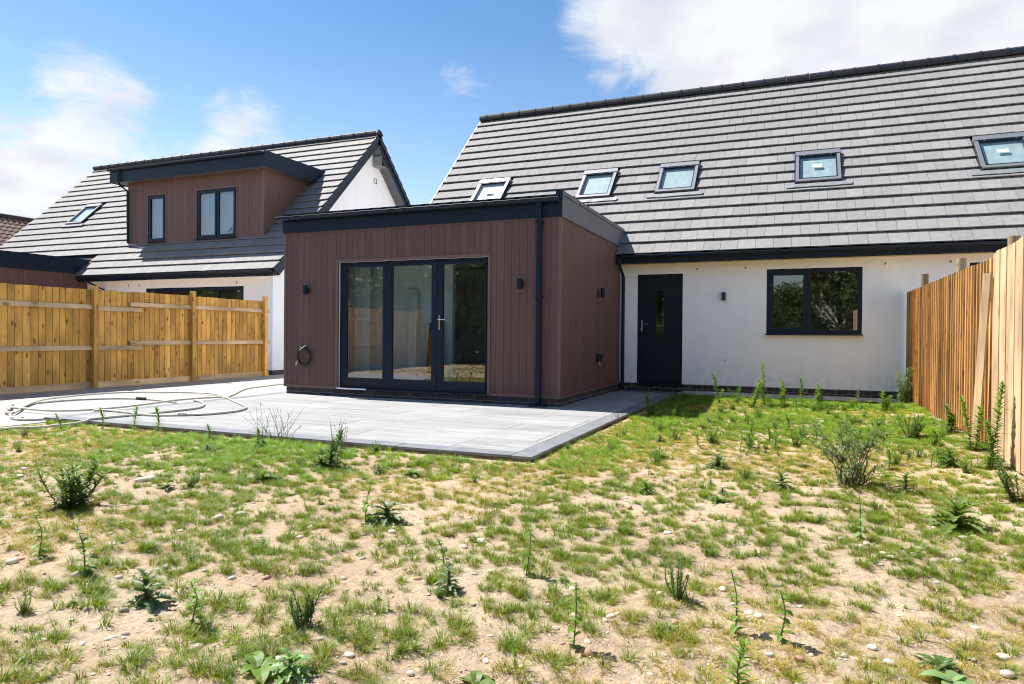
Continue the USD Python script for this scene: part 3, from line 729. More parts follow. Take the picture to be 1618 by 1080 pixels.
# roof: fascia, upstand, gutter
obj('flat_roof', B(EXL + .0, EXR - .0, EYF + .02, 13.3, 3.021, 3.095), 'grey_fascia', ext)
obj('fascia', B(EXL - .015, EXR + .012, EYF - .036, EYF - .009, CT - .008, 3.085), 'anthracite', ext)
sf = obj('side_fascia', MB().box(EXR - .01, EXR + .020, EYF - .008, 13.18, CT - .012, 3.105).prism([(13.181, CT - .03), (13.36, CT + .28), (13.33, 3.105), (13.181, 3.105)], EXR - .01, EXR + .020, lambda u, w, t: (t, u, w)).mesh(), 'grey_fascia', ext)
for a, b in ((EYF - .05, 10.35), (10.36, 11.75), (11.76, 13.42)):
    obj('roof_edge_trim', MB().box(EXR - .06, EXR + .034, a, b - .006, 3.106, 3.168).mesh(), 'grey_fascia', ext)
obj('roof_edge_trim', B(EXL - .02, EXR - .061, EYF - .045, EYF + .06, 3.096, 3.118), 'anthracite', ext)
obj('corner_trim', B(EXR - .065, EXR + .038, EYF - .065, EYF - .051, 3.02, 3.175), 'anthracite', ext)
obj('side_fascia_left', B(EXL - .02, EXL + .01, EYF - .008, 13.3, CT - .012, 3.095), 'anthracite', ext)
obj('gutter', gutter(MB(), EXL - .10, EXR + .0, EYF - .0365, 3.055).mesh(), 'anthracite', ext, smooth=40)
for x in (-8.1, -7.65, -6.9, -6.0, -5.1, -4.2, -3.45, -3.3): obj('gutter_bracket', gutter_bracket(x, EYF - .0365, 3.055), 'anthracite', ext)
obj('downpipe', MB().box(-3.535, -3.465, EYF - .105, EYF - .040, .03, 3.0).box(-3.54, -3.46, EYF - .11, EYF - .038, 2.93, 3.0).mesh(), 'anthracite', ext)
for z in (.5, 1.6, 2.7): obj('pipe_clip', B(-3.548, -3.452, EYF - .114, EYF - .016, z, z + .03), 'anthracite', ext)
obj('drain_cover', B(-3.62, -3.36, EYF - .18, EYF - .02, .001, .026), 'black_plastic', ext)
# folding doors
ya, yb = EYF + .05, EYF + .12
x0, x1, z0, z1 = BF
bd = thing_part('folding_doors', ext)
obj('frame', MB().box(x0, x0 + .05, ya, yb, z0, z1).box(x1 - .05, x1, ya, yb, z0, z1).box(x0 + .05, x1 - .05, ya, yb, z1 - .05, z1).box(x0 + .05, x1 - .05, ya, yb, z0, z0 + .05).mesh(), 'anthracite_frame', bd)
for k, (a, b, ga, gb) in enumerate(((x0 + .051, -6.217, -7.012, -6.272), (-6.214, -5.283, -6.112, -5.357), (-5.279, x1 - .051, -5.172, -4.405))):
    c, d, gc, gd = z0 + .053, z1 - .053, .302, 2.163
    q = ya - .012
    obj('door_leaf', MB().box(a, ga, q, yb - .01, c, d).box(gb, b, q, yb - .01, c, d).box(ga, gb, q, yb - .01, c, gc).box(ga, gb, q, yb - .01, gd, d).mesh(), 'anthracite_frame', bd)
    obj('pane', B(ga + .001, gb - .001, ya + .02, ya + .027, gc + .001, gd - .001), 'window_glass', bd)
    obj('glazing_bead', MB().box(ga + .0005, ga + .012, q + .006, ya + .019, gc + .0005, gd - .0005).box(gb - .012, gb - .0005, q + .006, ya + .019, gc + .0005, gd - .0005).box(ga + .012, gb - .012, q + .006, ya + .019, gc + .0005, gc + .012).mesh(), 'black_plastic', bd)
obj('handle', MB().box(-5.232, -5.204, ya - .017, ya - .0125, 1.12, 1.36).tube([(-5.218, ya - .017, 1.285), (-5.218, ya - .06, 1.285), (-5.20, ya - .065, 1.285), (-5.085, ya - .065, 1.285)], .010, 8).mesh(), 'steel', bd, smooth=30)
for z in (.25, 1.75, 2.1): obj('hinge', MB().tube([(-5.281, ya - .02, z), (-5.281, ya - .02, z + .1)], .012, 8).mesh(), 'black_plastic', bd)
obj('sill', B(x0 - .001, x1 + .001, EYF - .03, yb, .120, z0 - .001), 'anthracite_frame', bd)
obj('protective_strip', B(x0 + .0, -6.55, EYF - .034, EYF - .0305, .119, .142), 'label_white', bd)

wall_lamp(-7.765, EYF - .0005, 1.79, (0, -1), 'dark tubular wall lamp on the brown cladding left of the folding doors')
wall_lamp(-3.806, EYF - .0005, 1.81, (0, -1), 'dark tubular wall lamp on the brown cladding between the folding doors and the downpipe')
wall_lamp(EXR + .0005, 11.548, 1.79, (1, 0), 'dark tubular wall lamp on the shaded side wall of the brown extension')
wall_lamp(-1.233, YH - .0005, 1.80, (0, -1), 'small black box wall lamp on the white wall beside the back door', box=True)
sk = thing('outdoor_socket', 'black outdoor socket box low on the side wall of the brown extension', 'socket', (EXR, 11.547, .667))
obj('body', cham_box(EXR + .0005, EXR + .06, 11.48, 11.61, .60, .735, .006), 'black_plastic', sk)
obj('cover', cham_box(EXR + .0605, EXR + .085, 11.485, 11.605, .61, .73, .008), 'anthracite', sk)
obj('cable', MB().tube([(EXR + .03, 11.53, .60), (EXR + .035, 11.53, .55), (EXR + .05, 11.54, .53)], .006, 6).tube([(EXR + .03, 11.57, .60), (EXR + .04, 11.575, .56), (EXR + .06, 11.58, .55)], .005, 6).mesh(), 'white_cable', sk)
# coil of cable hanging on the cladding
cc = thing('cable_coil', 'coiled black and white cable hanging from the brown cladding beside the folding doors', 'cable', (-7.811, EYF - .02, .65))
r = random.Random(4)
for k, (m_, rad, ph, dy) in enumerate((('black_plastic', .135, .0, .012), ('black_plastic', .145, .9, .024), ('black_plastic', .150, .3, .034), ('black_plastic', .128, 2.0, .040))):
    ang = np.linspace(.3 + ph, .3 + ph + 6.0, 40)
    pts = [(-7.811 + rad * math.cos(a) * (1 + .04 * math.sin(3 * a + k)), EYF - .012 - dy, .65 + rad * math.sin(a) * (1.02 + .05 * math.cos(2 * a + k))) for a in ang]
    obj('cable_loop', MB().tube(pts, .008 if k != 2 else .007, 6).mesh(), m_, cc, smooth=True)
for k, (pts, rr) in enumerate((([(-7.90, EYF - .05, .76), (-7.84, EYF - .06, .80), (-7.75, EYF - .07, .845)], .006), ([(-7.94, EYF - .05, .58), (-7.96, EYF - .06, .54), (-7.965, EYF - .06, .50)], .009), ([(-7.86, EYF - .05, .79), (-7.88, EYF - .07, .835)], .005))):
    obj('cable_end', MB().tube(pts, rr, 6).mesh(), 'white_cable', cc)
# things left standing inside the extension
pk = obj('white_plank', MB().prism([(0, 0), (.16, 0), (.16, .03), (0, .03)], 0, 1, lambda u, w, t: (-6.30 + u - .16 * t, 10.35 + w + .34 * t, .14 + 1.72 * t)).mesh(), 'interior_white', label='white plank leaning inside the extension, seen through the middle glass door', category='plank')
obj('brown_board', MB().prism([(0, 0), (.27, 0), (.27, .025), (0, .025)], 0, 1, lambda u, w, t: (-5.98 + u - .06 * t, 10.4 + w + .28 * t, .14 + 1.12 * t)).mesh(), 'plank_brown', label='short reddish brown board leaning inside the extension behind the middle glass door', category='board')

# ------------------------------------------------------------------ the neighbouring house on the left
NEY, NEZ, NYH = 13.93, 2.75, 14.35
NL, NR = -25.85, -12.5
NS = 6.82
NRY, NRZ = NEY + NS * R2, NEZ + NS * R2
nf = roof_frame(NEY, NEZ)
nb = thing('white_house', 'neighbouring white gabled house with grey tiled roof and brown dormer, behind the left fence', 'house')
NW = (-17.62, -13.906, .12, 2.335); NW2 = (-19.55, -18.886, 1.2, 2.30)
obj('wall', wall_with_holes(-25.5, -12.9, -.1, 2.70, [NW, NW2], NYH, NYH + .3), 'white_render', nb)
g2 = [(NYH + .301, -.1), (NYH + .301, 2.70), (NRY, NRZ - .32), (2 * NRY - NYH, 2.70), (2 * NRY - NYH, -.1)]
obj('gable_wall', MB().prism(g2, -13.2, -12.9, lambda u, w, t: (t, u, w)).prism(g2, -25.5, -25.2, lambda u, w, t: (t, u, w)).box(-25.19, -13.21, 2 * NRY - NYH - .3, 2 * NRY - NYH, -.1, 2.7).mesh(), 'white_render', nb)
obj('gable_plinth', MB().box(-13.15, -12.885, NYH - .01, 2 * NRY - NYH, -.12, .06).mesh(), 'blue_brick', nb)
obj('room', MB().box(-25, -13.3, NYH + .301, 22, -.1, .1).box(-25, -13.3, NYH + .301, 22, 2.45, 2.52).box(-25, -13.3, 17.6, 17.7, .101, 2.449).mesh(), 'interior_grey', nb)
nr = obj('roof', MB().prism([(NEY + .02, NEZ - .10), (NRY, NRZ - .115), (NRY, NRZ - .20), (NEY + .09, NEZ - .20)], NL + .02, NR - .03, lambda u, w, t: (t, u, w)).prism([(2 * NRY - NEY - .02, NEZ - .10), (NRY + .001, NRZ - .115), (NRY + .001, NRZ - .20), (2 * NRY - NEY - .09, NEZ - .20)], NL + .02, NR - .03, lambda u, w, t: (t, u, w)).mesh(), 'roof_underlay', nb)
obj('roof_slope', MB().prism([(2 * NRY - NEY, NEZ), (NRY, NRZ - .02), (NRY, NRZ - .08), (2 * NRY - NEY, NEZ - .07)], NL, NR - .03, lambda u, w, t: (t, u, w)).mesh(), 'roof_tile_grey_joined', nb)
DX0, DX1, DY = -19.15, -13.8, 14.962
nS0, nS1 = (15.958 - NEY) / R2, (16.71 - NEY) / R2
holes = [(-23.47, -22.66, nS0 - .1, nS1 + .05), (NL - 1, -20.13, -1, .80), (DX0 + .03, DX1 - .03, 1.45, 4.3)]


lay_tiles(nr, NEY, NEZ, NL, NR - .045, 20, NS, holes, seed=8)
roof_window(nb, nf, -23.45, -22.68, nS0, nS1, sticker=False)
ridge_tiles(nb, NRY, NRZ, NL, NR - .02, NL, .478)
# dry verge units stepping up both sides of the right gable, barge boards and overhang
for i in range(20):
    s0 = i * .346
    k = .041 / .346
    def vp(u, w, t):
        s = s0 + t; n = -t * k + w; return nf(u, s, n)
    obj('verge_tile', MB().prism([(NR - .044, -.04), (NR - .044, .010), (NR, .012), (NR + .012, 0), (NR + .012, -.135), (NR, -.135)], -.006, .352, lambda u, w, t: vp(u, w, t)).mesh(), 'ridge_dark', nb)
    def vq(u, w, t):
        p = vp(u, w, t); return (p[0], 2 * NRY - p[1], p[2])
    obj('verge_tile', MB().prism([(NR - .044, -.04), (NR - .044, .010), (NR, .012), (NR + .012, 0), (NR + .012, -.135), (NR, -.135)], -.006, .352, vq).mesh(), 'ridge_dark', nb)
for mir in (0, 1):
    def bb(u, w, t):
        p = nf(u, t, w); return (p[0], 2 * NRY - p[1], p[2]) if mir else p
    obj('barge_board', MB().prism([(NR - .05, -.30), (NR - .025, -.30), (NR - .025, -.136), (NR - .05, -.136)], .05, NS - .02, bb).mesh(), 'anthracite', nb)
    obj('barge_soffit', MB().prism([(-12.899, -.30), (NR - .051, -.30), (NR - .051, -.285), (-12.899, -.285)], .05, NS - .25, bb).mesh(), 'grey_fascia', nb)
obj('fascia', B(-20.0, NR - .055, NEY + .035, NEY + .055, 2.56, NEZ - .045), 'anthracite', nb)
obj('soffit', B(-20.0, NR - .055, NEY + .056, NYH - .002, 2.565, 2.575), 'label_white', nb)
obj('gutter', gutter(MB(), -19.95, NR - .06, NEY + .034, NEZ - .055).mesh(), 'anthracite', nb, smooth=40)
obj('downpipe', MB().tube([(-19.62, NEY - .02, NEZ - .1), (-19.62, NEY - .02, NEZ - .17), (-19.35, NYH - .06, NEZ - .42), (-19.35, NYH - .06, 0)], .034, 8).mesh(), 'anthracite', nb, smooth=40)
casement(nb, 'glazed_doors', *NW, NYH - .035, [-16.70, -15.77, -14.84], [], fw=.09, sill=False)
casement(nb, 'side_window', *NW2, NYH - .035, [], [0], fw=.07)
for x in (-18.35, -17.9, -14.15): obj('weep_vent', B(x - .012, x + .012, NYH - .006, NYH - .0005, 2.40, 2.47), 'grey_fascia', nb)
vb = thing_part('gable_vent', nb)
obj('vent_box', MB().box(-12.899, -12.56, 18.95, 19.55, 6.55, 6.57).box(-12.899, -12.56, 18.95, 19.55, 6.86, 6.88).box(-12.899, -12.56, 18.95, 18.97, 6.57, 6.86).box(-12.899, -12.56, 19.53, 19.55, 6.57, 6.86).mesh(), 'window_metal', vb)
obj('vent_grille', B(-12.87, -12.86, 18.97, 19.53, 6.57, 6.86), 'black_plastic', vb)
obj('small_vent', MB().box(-12.899, -12.885, 19.02, 19.04, 6.03, 6.19).box(-12.899, -12.885, 19.17, 19.19, 6.03, 6.19).box(-12.899, -12.885, 19.04, 19.17, 6.03, 6.045).box(-12.899, -12.885, 19.04, 19.17, 6.175, 6.19).mesh(), 'grey_fascia', nb)
# the dormer
ZT = 5.66
dm = thing_part('dormer', nb)
w1 = (-18.296, -17.572, 3.80, 5.217); w2 = (-16.301, -14.79, 3.80, 5.224)
obj('dormer_wall', wall_with_holes(DX0 + .03, DX1 - .03, 3.72, ZT + .3, [w1, w2], DY + .024, DY + .2), 'interior_white', dm)


def rs(y): return NEZ + (y - NEY)


xs = list(np.arange(DX0 + .04, DX1 - .04, PIT)) + [DX1 - .04]
for a, b in zip(xs[:-1], xs[1:]):
    cuts = sorted({a, b, *[c for w in (w1, w2) for c in (w[0] - .03, w[1] + .03) if a < c < b]})
    for p, q in zip(cuts[:-1], cuts[1:]):
        lo = 3.74
        for w in (w1, w2):
            if w[0] - .03 <= (p + q) / 2 <= w[1] + .03: lo = w[3] + .04
        if q - p > .01: obj('cladding_board', board_front(p, q, lo, ZT, DY + .0235), 'brown_cladding', dm)
for w in (w1, w2):
    t_ = .028
    obj('trim', MB().box(w[0] - t_, w[0] - .001, DY - .012, DY + .06, w[2] - .03, w[3] + .039).box(w[1] + .001, w[1] + t_, DY - .012, DY + .06, w[2] - .03, w[3] + .039).box(w[0] - .0009, w[1] + .0009, DY - .012, DY + .06, w[3] + .002, w[3] + .039).mesh(), 'brown_trim', dm)
obj('trim', B(DX1 - .039, DX1 + .004, DY - .004, DY + .04, 3.72, ZT), 'brown_trim', dm)
obj('trim', B(DX0 - .004, DX0 + .039, DY - .004, DY + .04, 3.72, ZT), 'brown_trim', dm)
for sx, xx in ((1, DX1), (-1, DX0)):
    y = DY + .041
    while rs(y) < ZT:
        y2 = min(y + PIT, NEY + ZT - NEZ + .1)
        obj('cladding_board', MB().prism([(y + .0008, max(rs(y) - .05, 3.7)), (y2 - .0008, max(rs(y2) - .05, 3.7)), (y2 - .0008, ZT), (y + .0008, ZT)], xx - sx * .022, xx, lambda u, w, t: (t, u, w)).mesh(), 'brown_cladding', dm)
        y += PIT
fy = 14.662
obj('dormer_roof', MB().prism([(fy + .02, 5.66), (fy + .02, 6.05), (17.25, 6.05), (16.86, 5.66)], -19.55, -13.525, lambda u, w, t: (t, u, w)).mesh(), 'grey_fascia', dm)
obj('fascia', B(-19.575, -13.50, fy, fy + .019, 5.64, 6.02), 'anthracite', dm)
for x0_, x1_ in ((-13.524, -13.50), (-19.575, -19.551)):
    obj('side_fascia', MB().prism([(fy + .0195, 5.64), (fy + .0195, 6.085), (17.33, 6.085), (16.89, 5.64)], x0_, x1_, lambda u, w, t: (t, u, w)).mesh(), 'anthracite', dm)
obj('gutter', gutter(MB(), -19.57, -13.55, fy - .0005, 6.03).mesh(), 'anthracite', dm, smooth=40)
obj('downpipe', MB().tube([(-19.15, fy - .05, 5.98), (-19.15, fy - .05, 5.66), (-19.17, fy + .02, 5.56), (-19.12, DY - .05, 5.40), (-19.10, DY - .05, 3.80)], .034, 8).mesh(), 'anthracite', dm, smooth=40)
for k, w in enumerate((w1, w2)): obj('window_blind', B(w[0] + .05, w[1] - .05, DY + .13, DY + .135, w[2] + .05, w[3] - .05), 'blind_dusk', nb)  # added panels behind the panes, the sky reflection put into their colour
casement(nb, 'dormer_window', *w1, DY - .03, [], [0], fw=.06)
casement(nb, 'dormer_window', *w2, DY - .03, [-15.53], [0, 1], fw=.06)
obj('attic_room', MB().box(DX0 + .2, DX1 - .2, 16.6, 16.65, 3.8, 5.6).box(DX0 + .2, DX1 - .2, DY + .21, 16.59, 3.74, 3.78).mesh(), 'interior_white', nb)

# the neighbour's own flat-roofed extension, at the far left
ne = thing('garden_extension', 'dark flat roofed brown extension behind the left fence, at the left edge of the photo', 'extension')
NX1 = -20.12
obj('wall', MB().box(-25.2, NX1 - .026, 10.72, NYH - .002, -.1, 2.84).mesh(), 'interior_white', ne)
y = 10.7
while y < 14.3:
    obj('cladding_board', MB().prism([(y + .0008, 0), (y + PIT - .0008, 0), (y + PIT - .0008, .017), (y + PIT - .005, .022), (y + .005, .022), (y + .0008, .017)], .12, 2.82, lambda u, w, t: (NX1 - .0255 + w, u, t)).mesh(), 'brown_cladding', ne)
    y += PIT
x = -25.2
while x < NX1 - .05:
    obj('cladding_board', board_front(x, min(x + PIT, NX1 - .03), .12, 2.82, 10.7195), 'brown_cladding', ne); x += PIT
obj('flat_roof', B(-25.3, NX1 - .01, 10.65, 14.4, 2.85, 3.22), 'grey_fascia', ne)
obj('side_fascia', MB().prism([(10.64, 2.80), (10.64, 3.265), (14.44, 3.265), (13.95, 2.80)], NX1 - .009, NX1 + .02, lambda u, w, t: (t, u, w)).mesh(), 'anthracite', ne)
obj('fascia', B(-25.32, NX1 - .01, 10.61, 10.639, 2.80, 3.265), 'anthracite', ne)

# the red-brown roofed house farther away on the left
fh = thing('brick_house', 'distant house with reddish brown pantile roof at the far left edge', 'house')
FX, FY0, FY1, FZ = -40.8, 12.0, 27.5, 7.45
obj('wall', MB().box(FX - 4, FX + 4, FY0 + .3, FY1 - .3, -.1, 3.6).mesh(), 'pebble_red', fh)
obj('gable_wall', MB().prism([(-4, 3.61), (4, 3.61), (0, FZ - .25)], FY0 + .3, FY1 - .3, lambda u, w, t: (FX + u, t, w)).mesh(), 'pebble_red', fh)
mb = MB(); nrow = 18; sl = math.hypot(4.4, 4.2)
for i in range(nrow):
    a, b = i / nrow, (i + 1.15) / nrow
    ysn = np.arange(FY0, FY1, .075)
    for sgn in (1,):
        def P(t, yy, up): return (FX + 4.4 * (1 - t), yy, FZ - 4.2 * (1 - t) + up)
        w_ = .035 * np.sin(ysn / .30 * 2 * np.pi)
        V = [P(a, yy, .07 + q) for yy, q in zip(ysn, w_)] + [P(min(b, 1.0), yy, .02 + q) for yy, q in zip(ysn, w_)] + [P(a, yy, .0) for yy in ysn]
        n = len(ysn); k = np.arange(n - 1)
        mb.add(V, np.vstack([np.stack([k, k + 1, n + k + 1, n + k], 1), np.stack([2 * n + k, 2 * n + k + 1, k + 1, k], 1)]))
frf = obj('roof', MB().prism([(-4.4, FZ - 4.25), (0, FZ - .03), (4.4, FZ - 4.25)], FY0, FY1, lambda u, w, t: (FX + u, t, w)).mesh(), 'roof_underlay', fh)
obj('pantiles', mb.mesh(), 'pantile_red', frf, kind='stuff')
for yy in np.arange(FY0, FY1 - .2, .45):
    obj('ridge_tile', MB().prism([(.17 * math.cos(t), .15 * math.sin(t)) for t in np.linspace(-.3, math.pi + .3, 8)], yy, yy + .44, lambda u, w, t: (FX + u, t, FZ + w)).mesh(), 'roof_underlay', fh)

# ------------------------------------------------------------------ fences
lf = thing('board_fence', 'yellow brown featheredge board fence with rails, along the left side passage', 'fence')
FXB = -12.845
r = random.Random(21)
posts = [-2.64, -.26, 2.12, 4.5, 6.88, 9.27, 11.645, 13.95]
tops = {-2.64: 1.96, -.26: 1.97, 2.12: 1.95, 4.5: 1.96, 6.88: 1.97, 9.27: 1.95, 11.645: 2.0, 13.95: 2.01}
for p in posts: obj('post', cham_box(FXB + .002, FXB + .102, p - .05, p + .05, -.3, tops[p], .005), 'fence_wood_left', lf)
y = -3.8
while y < 14.06:
    w_ = r.choice((.118, .125, .132, .14)); y2 = min(y + w_, 14.12)
    top = 1.885 + (.012 if 10.1 < y < 11.65 else 0) + r.uniform(-.006, .006)
    lap = .012
    sk_ = r.uniform(.008, .012); obj('board', MB().prism([(y, -.018), (y, -.002), (y + .003, 0), (y2 - sk_, -.003), (y2 - sk_, -.018)], .02, top, lambda u, w, t: (FXB - .001 + w, u, t)).prism([(y2 - sk_ - .001, -.018), (y2 - sk_ - .001, -.0145), (y2 + .004, -.0145), (y2 + .004, -.0178)], .021, top - .001, lambda u, w, t: (FXB - .001 + w, u, t)).mesh(), 'fence_wood_left', lf)
    y = y2
bays = [(-3.8, -2.69), (-2.59, -.31), (-.21, 2.07), (2.17, 4.45), (4.55, 6.83), (6.93, 9.22), (9.32, 10.33), (10.06, 11.595), (11.695, 13.90), (14.0, 14.12)]
rz = [(1.53, .73)] * 4 + [(1.53, .73), (1.54, .735), (1.515, .725), (1.63, .825), (1.635, .82), (1.635, .82)]
for (a, b), (u, l) in zip(bays, rz):
    for zc in (u, l):
        off = .004 if abs(a - 10.06) < .01 else 0
        obj('rail', MB().prism([(zc - .045, 0), (zc + .045, 0), (zc + .045, .03), (zc - .045, .062)], a, b, lambda u_, w, t: (FXB + .001 + off + w, t, u_)).mesh(), 'fence_rail_left', lf)
for a, b in ((-3.8, -2.69), (-2.59, -.31), (-.21, 2.07), (2.17, 4.45), (4.55, 6.83), (6.93, 9.22), (9.32, 11.595), (11.695, 13.90), (14.0, 14.12)):
    obj('gravel_board', B(FXB + .0, FXB + .028, a, b, -.09, .055), 'fence_rail_left', lf)

rfn = thing('board_fence', 'orange brown featheredge board fence with round posts, running from the white wall on the right', 'fence')
r = random.Random(5)
y = 7.50
while y < 13.10:
    w_ = r.uniform(.119, .135); y2 = min(y + w_, 13.11)
    top = 1.822 + r.uniform(-.006, .006); bot = float(ground_h(1.6, y)) + .02 + r.uniform(0, .03)
    tw = r.uniform(.016, .022)
    obj('board', MB().prism([(y, 1.735 - tw - .004), (y2 + .02, 1.735 - .003), (y2 + .02, 1.735), (y, 1.735)], bot, top, lambda u, w, t: (w, u, t)).mesh(), 'fence_wood_right', rfn)
    y = y2
for yy, top in ((12.35, 2.06), (9.79, 2.03), (7.62, 2.0)):
    c = trimesh.creation.cylinder(.052, top + .4, sections=14); c.apply_translation((1.86, yy, (top - .4) / 2))
    obj('post', c, 'post_grey', rfn, smooth=40)
for zc in (.45, 1.45): obj('rail', B(1.737, 1.80, 7.5, 13.1, zc - .04, zc + .04), 'post_grey', rfn)

nfn = thing('fence_panel', 'pale near fence panel of wide boards at the right edge of the photo', 'fence')
r = random.Random(9)
ang = math.radians(3.6)
def np_(y, off): return (1.688 - (7.56 - y) * math.tan(ang) - off, y)
y = 7.56
widths = [.15, .17, .14, .16, .15, .17, .15, .14, .16, .15, .16, .15, .14, .16, .15, .16, .15, .15]
for k, w_ in enumerate(widths):
    y1 = y - w_
    off = .006 * (k % 2) + r.uniform(0, .003)
    (xa, _), (xb, _) = np_(y, off), np_(y1, off)
    V = []
    bot = float(ground_h(1.5, y)) + .035; top = 1.835 + .02 * math.sin(k) * .3 + r.uniform(-.006, .006)
    V = MB().prism([(xa, y - .001), (xb, y1 + .001), (xb + .018, y1 + .001), (xa + .018, y - .001)], bot, top, lambda u, w, t: (u, w, t)).mesh()
    obj('board', V, 'fence_wood_pale', nfn); y = y1
for zc in (.4, 1.4):
    (xa, _), (xb, _) = np_(7.56, -.02), np_(y, -.02)
    obj('rail', MB().prism([(xa, 7.55), (xb, y + .01), (xb + .05, y + .01), (xa + .05, 7.55)], zc - .04, zc + .04, lambda u, w, t: (u, w, t)).mesh(), 'post_grey', nfn)
for yy in (4.95,):
    c = trimesh.creation.cylinder(.05, 2.3, sections=14); c.apply_translation((np_(yy, -.13)[0], yy, .8)); obj('post', c, 'post_grey', nfn, smooth=40)
obj('leaning_board', MB().prism([(-.055, 0), (.055, 0), (.055, -.016), (-.055, -.016)], 0, 1, lambda u, w, t: (1.640 + w - .34 * u + .012 * t, 7.88 - .32 * t + u, .04 + 1.62 * t)).mesh(), 'fence_wood_pale', label='loose pale board leaning against the right fence beside the near panel', category='board')

# ------------------------------------------------------------------ the hose
def spline(pts, m=6):
    p = np.asarray(pts, float); out = []
    for i in range(len(p) - 1):
        p0, p1, p2, p3 = p[max(i - 1, 0)], p[i], p[i + 1], p[min(i + 2, len(p) - 1)]
        for t in np.linspace(0, 1, m, endpoint=False):
            out.append(.5 * (2 * p1 + (p2 - p0) * t + (2 * p0 - 5 * p1 + 4 * p2 - p3) * t * t + (3 * p1 - p0 - 3 * p2 + p3) * t ** 3))
    out.append(p[-1]); return np.array(out)


hose = thing('garden_hose', 'long cream hose lying in loose loops on the paving at the left', 'hose')
H1 = [(-10.21, 11.84), (-10.2, 11.4), (-10.12, 10.98), (-9.95, 10.35), (-9.24, 9.32), (-8.63, 8.47), (-8.27, 8.21), (-7.95, 7.98), (-7.28, 7.51), (-7.01, 7.29), (-6.86, 7.07), (-6.79, 6.85), (-6.85, 6.49), (-7.05, 6.28), (-7.24, 6.13), (-7.44, 6.09), (-7.92, 6.17), (-8.40, 6.2), (-8.51, 5.98), (-8.58, 5.65), (-8.73, 5.45), (-8.95, 5.44), (-9.22, 5.56), (-9.63, 5.81), (-9.95, 6.1), (-10.55, 6.64), (-10.66, 6.95), (-10.6, 7.46), (-10.29, 7.82), (-9.91, 7.95), (-9.45, 7.93), (-8.91, 7.78), (-8.55, 7.75), (-8.2, 7.61), (-7.82, 7.32), (-7.62, 7.08), (-7.52, 6.88), (-7.52, 6.53), (-7.56, 6.13), (-7.63, 5.7), (-7.67, 5.40), (-7.66, 5.1), (-7.75, 4.85), (-7.88, 4.5)]
H2 = [(-8.63, 8.47), (-9.02, 8.82), (-9.32, 9.0), (-9.68, 9.1), (-10.21, 9.01), (-10.81, 8.77), (-11.08, 8.41), (-11.15, 8.0), (-11.06, 7.47), (-10.9, 7.06), (-10.33, 6.45), (-9.68, 5.93), (-9.45, 5.72), (-9.7, 5.78), (-10.01, 6.02), (-10.2, 6.1), (-10.4, 6.3)]
H3 = [(-8.70, 8.52), (-8.86, 8.24), (-8.91, 7.74), (-8.77, 7.11), (-8.75, 6.52), (-8.9, 6.17), (-9.2, 6.02), (-9.78, 6.03), (-10.0, 6.04), (-10.25, 6.18), (-10.4, 6.3)]


def hz(p):
    base = 0.0 if (-8.47 < p[0] < -2.05 and 5.46 < p[1]) else (-.06 if p[0] < -8.46 and p[1] > 3 else float(ground_h(p[0], p[1])) + .02)
    return base


for k, H in enumerate((H1, H2, H3)):
    c = spline([(a, b) for a, b in H])
    z = np.array([hz(p) for p in c]); z = np.convolve(np.pad(z, 3, 'edge'), np.ones(7) / 7, 'valid')
    z = np.maximum(z, [hz(p) for p in c]) + .016 + .017 * k
    obj('hose_length', MB().tube(np.column_stack([c, z]), .0155, 8).mesh(), 'hose_cream', hose, smooth=True)
for (a, b), (c, d) in (((-8.82, 5.45), (-9.0, 5.46)), ((-7.1, 6.24), (-7.02, 6.30)), ((-9.95, 7.94), (-9.75, 7.945))):
    za = max(hz((a, b)), hz((c, d))) + .025
    obj('hose_joint', MB().tube([(a, b, za), (c, d, za)], .024, 10).mesh(), 'black_plastic' if a < -9.9 else 'hose_cream', hose, smooth=40)

# ------------------------------------------------------------------ plants
def leaf_strip(mb, base, d, up, L, w, n=4, droop=.3, lobe=0., fold=.25, prof=None):
    """one leaf: a folded strip along a drooping midrib; lobe > 0 gives toothed margins"""
    d = np.array(d, float); d /= np.linalg.norm(d) + 1e-9
    side = np.cross(d, up); side /= np.linalg.norm(side) + 1e-9
    nn = np.cross(side, d)
    V = []
    for i in range(n + 1):
        t = i / n
        c = base + d * (L * t) - np.array([0, 0, 1.]) * (droop * L * t * t)
        q = math.sin(math.pi * min(1, .12 + .88 * t)) ** .8 if prof is None else prof(t)
        if lobe and 0 < i < n: q *= (1 if i % 2 else 1 - lobe)
        ww = w / 2 * q if i < n else 0.0005
        V += [c + side * ww + nn * fold * ww, c, c - side * ww + nn * fold * ww]
    F = []
    for i in range(n):
        a = 3 * i; b = a + 3
        F += [(a, a + 1, b + 1), (a, b + 1, b), (a + 1, a + 2, b + 2), (a + 1, b + 2, b + 1)]
    mb.add(V, F)


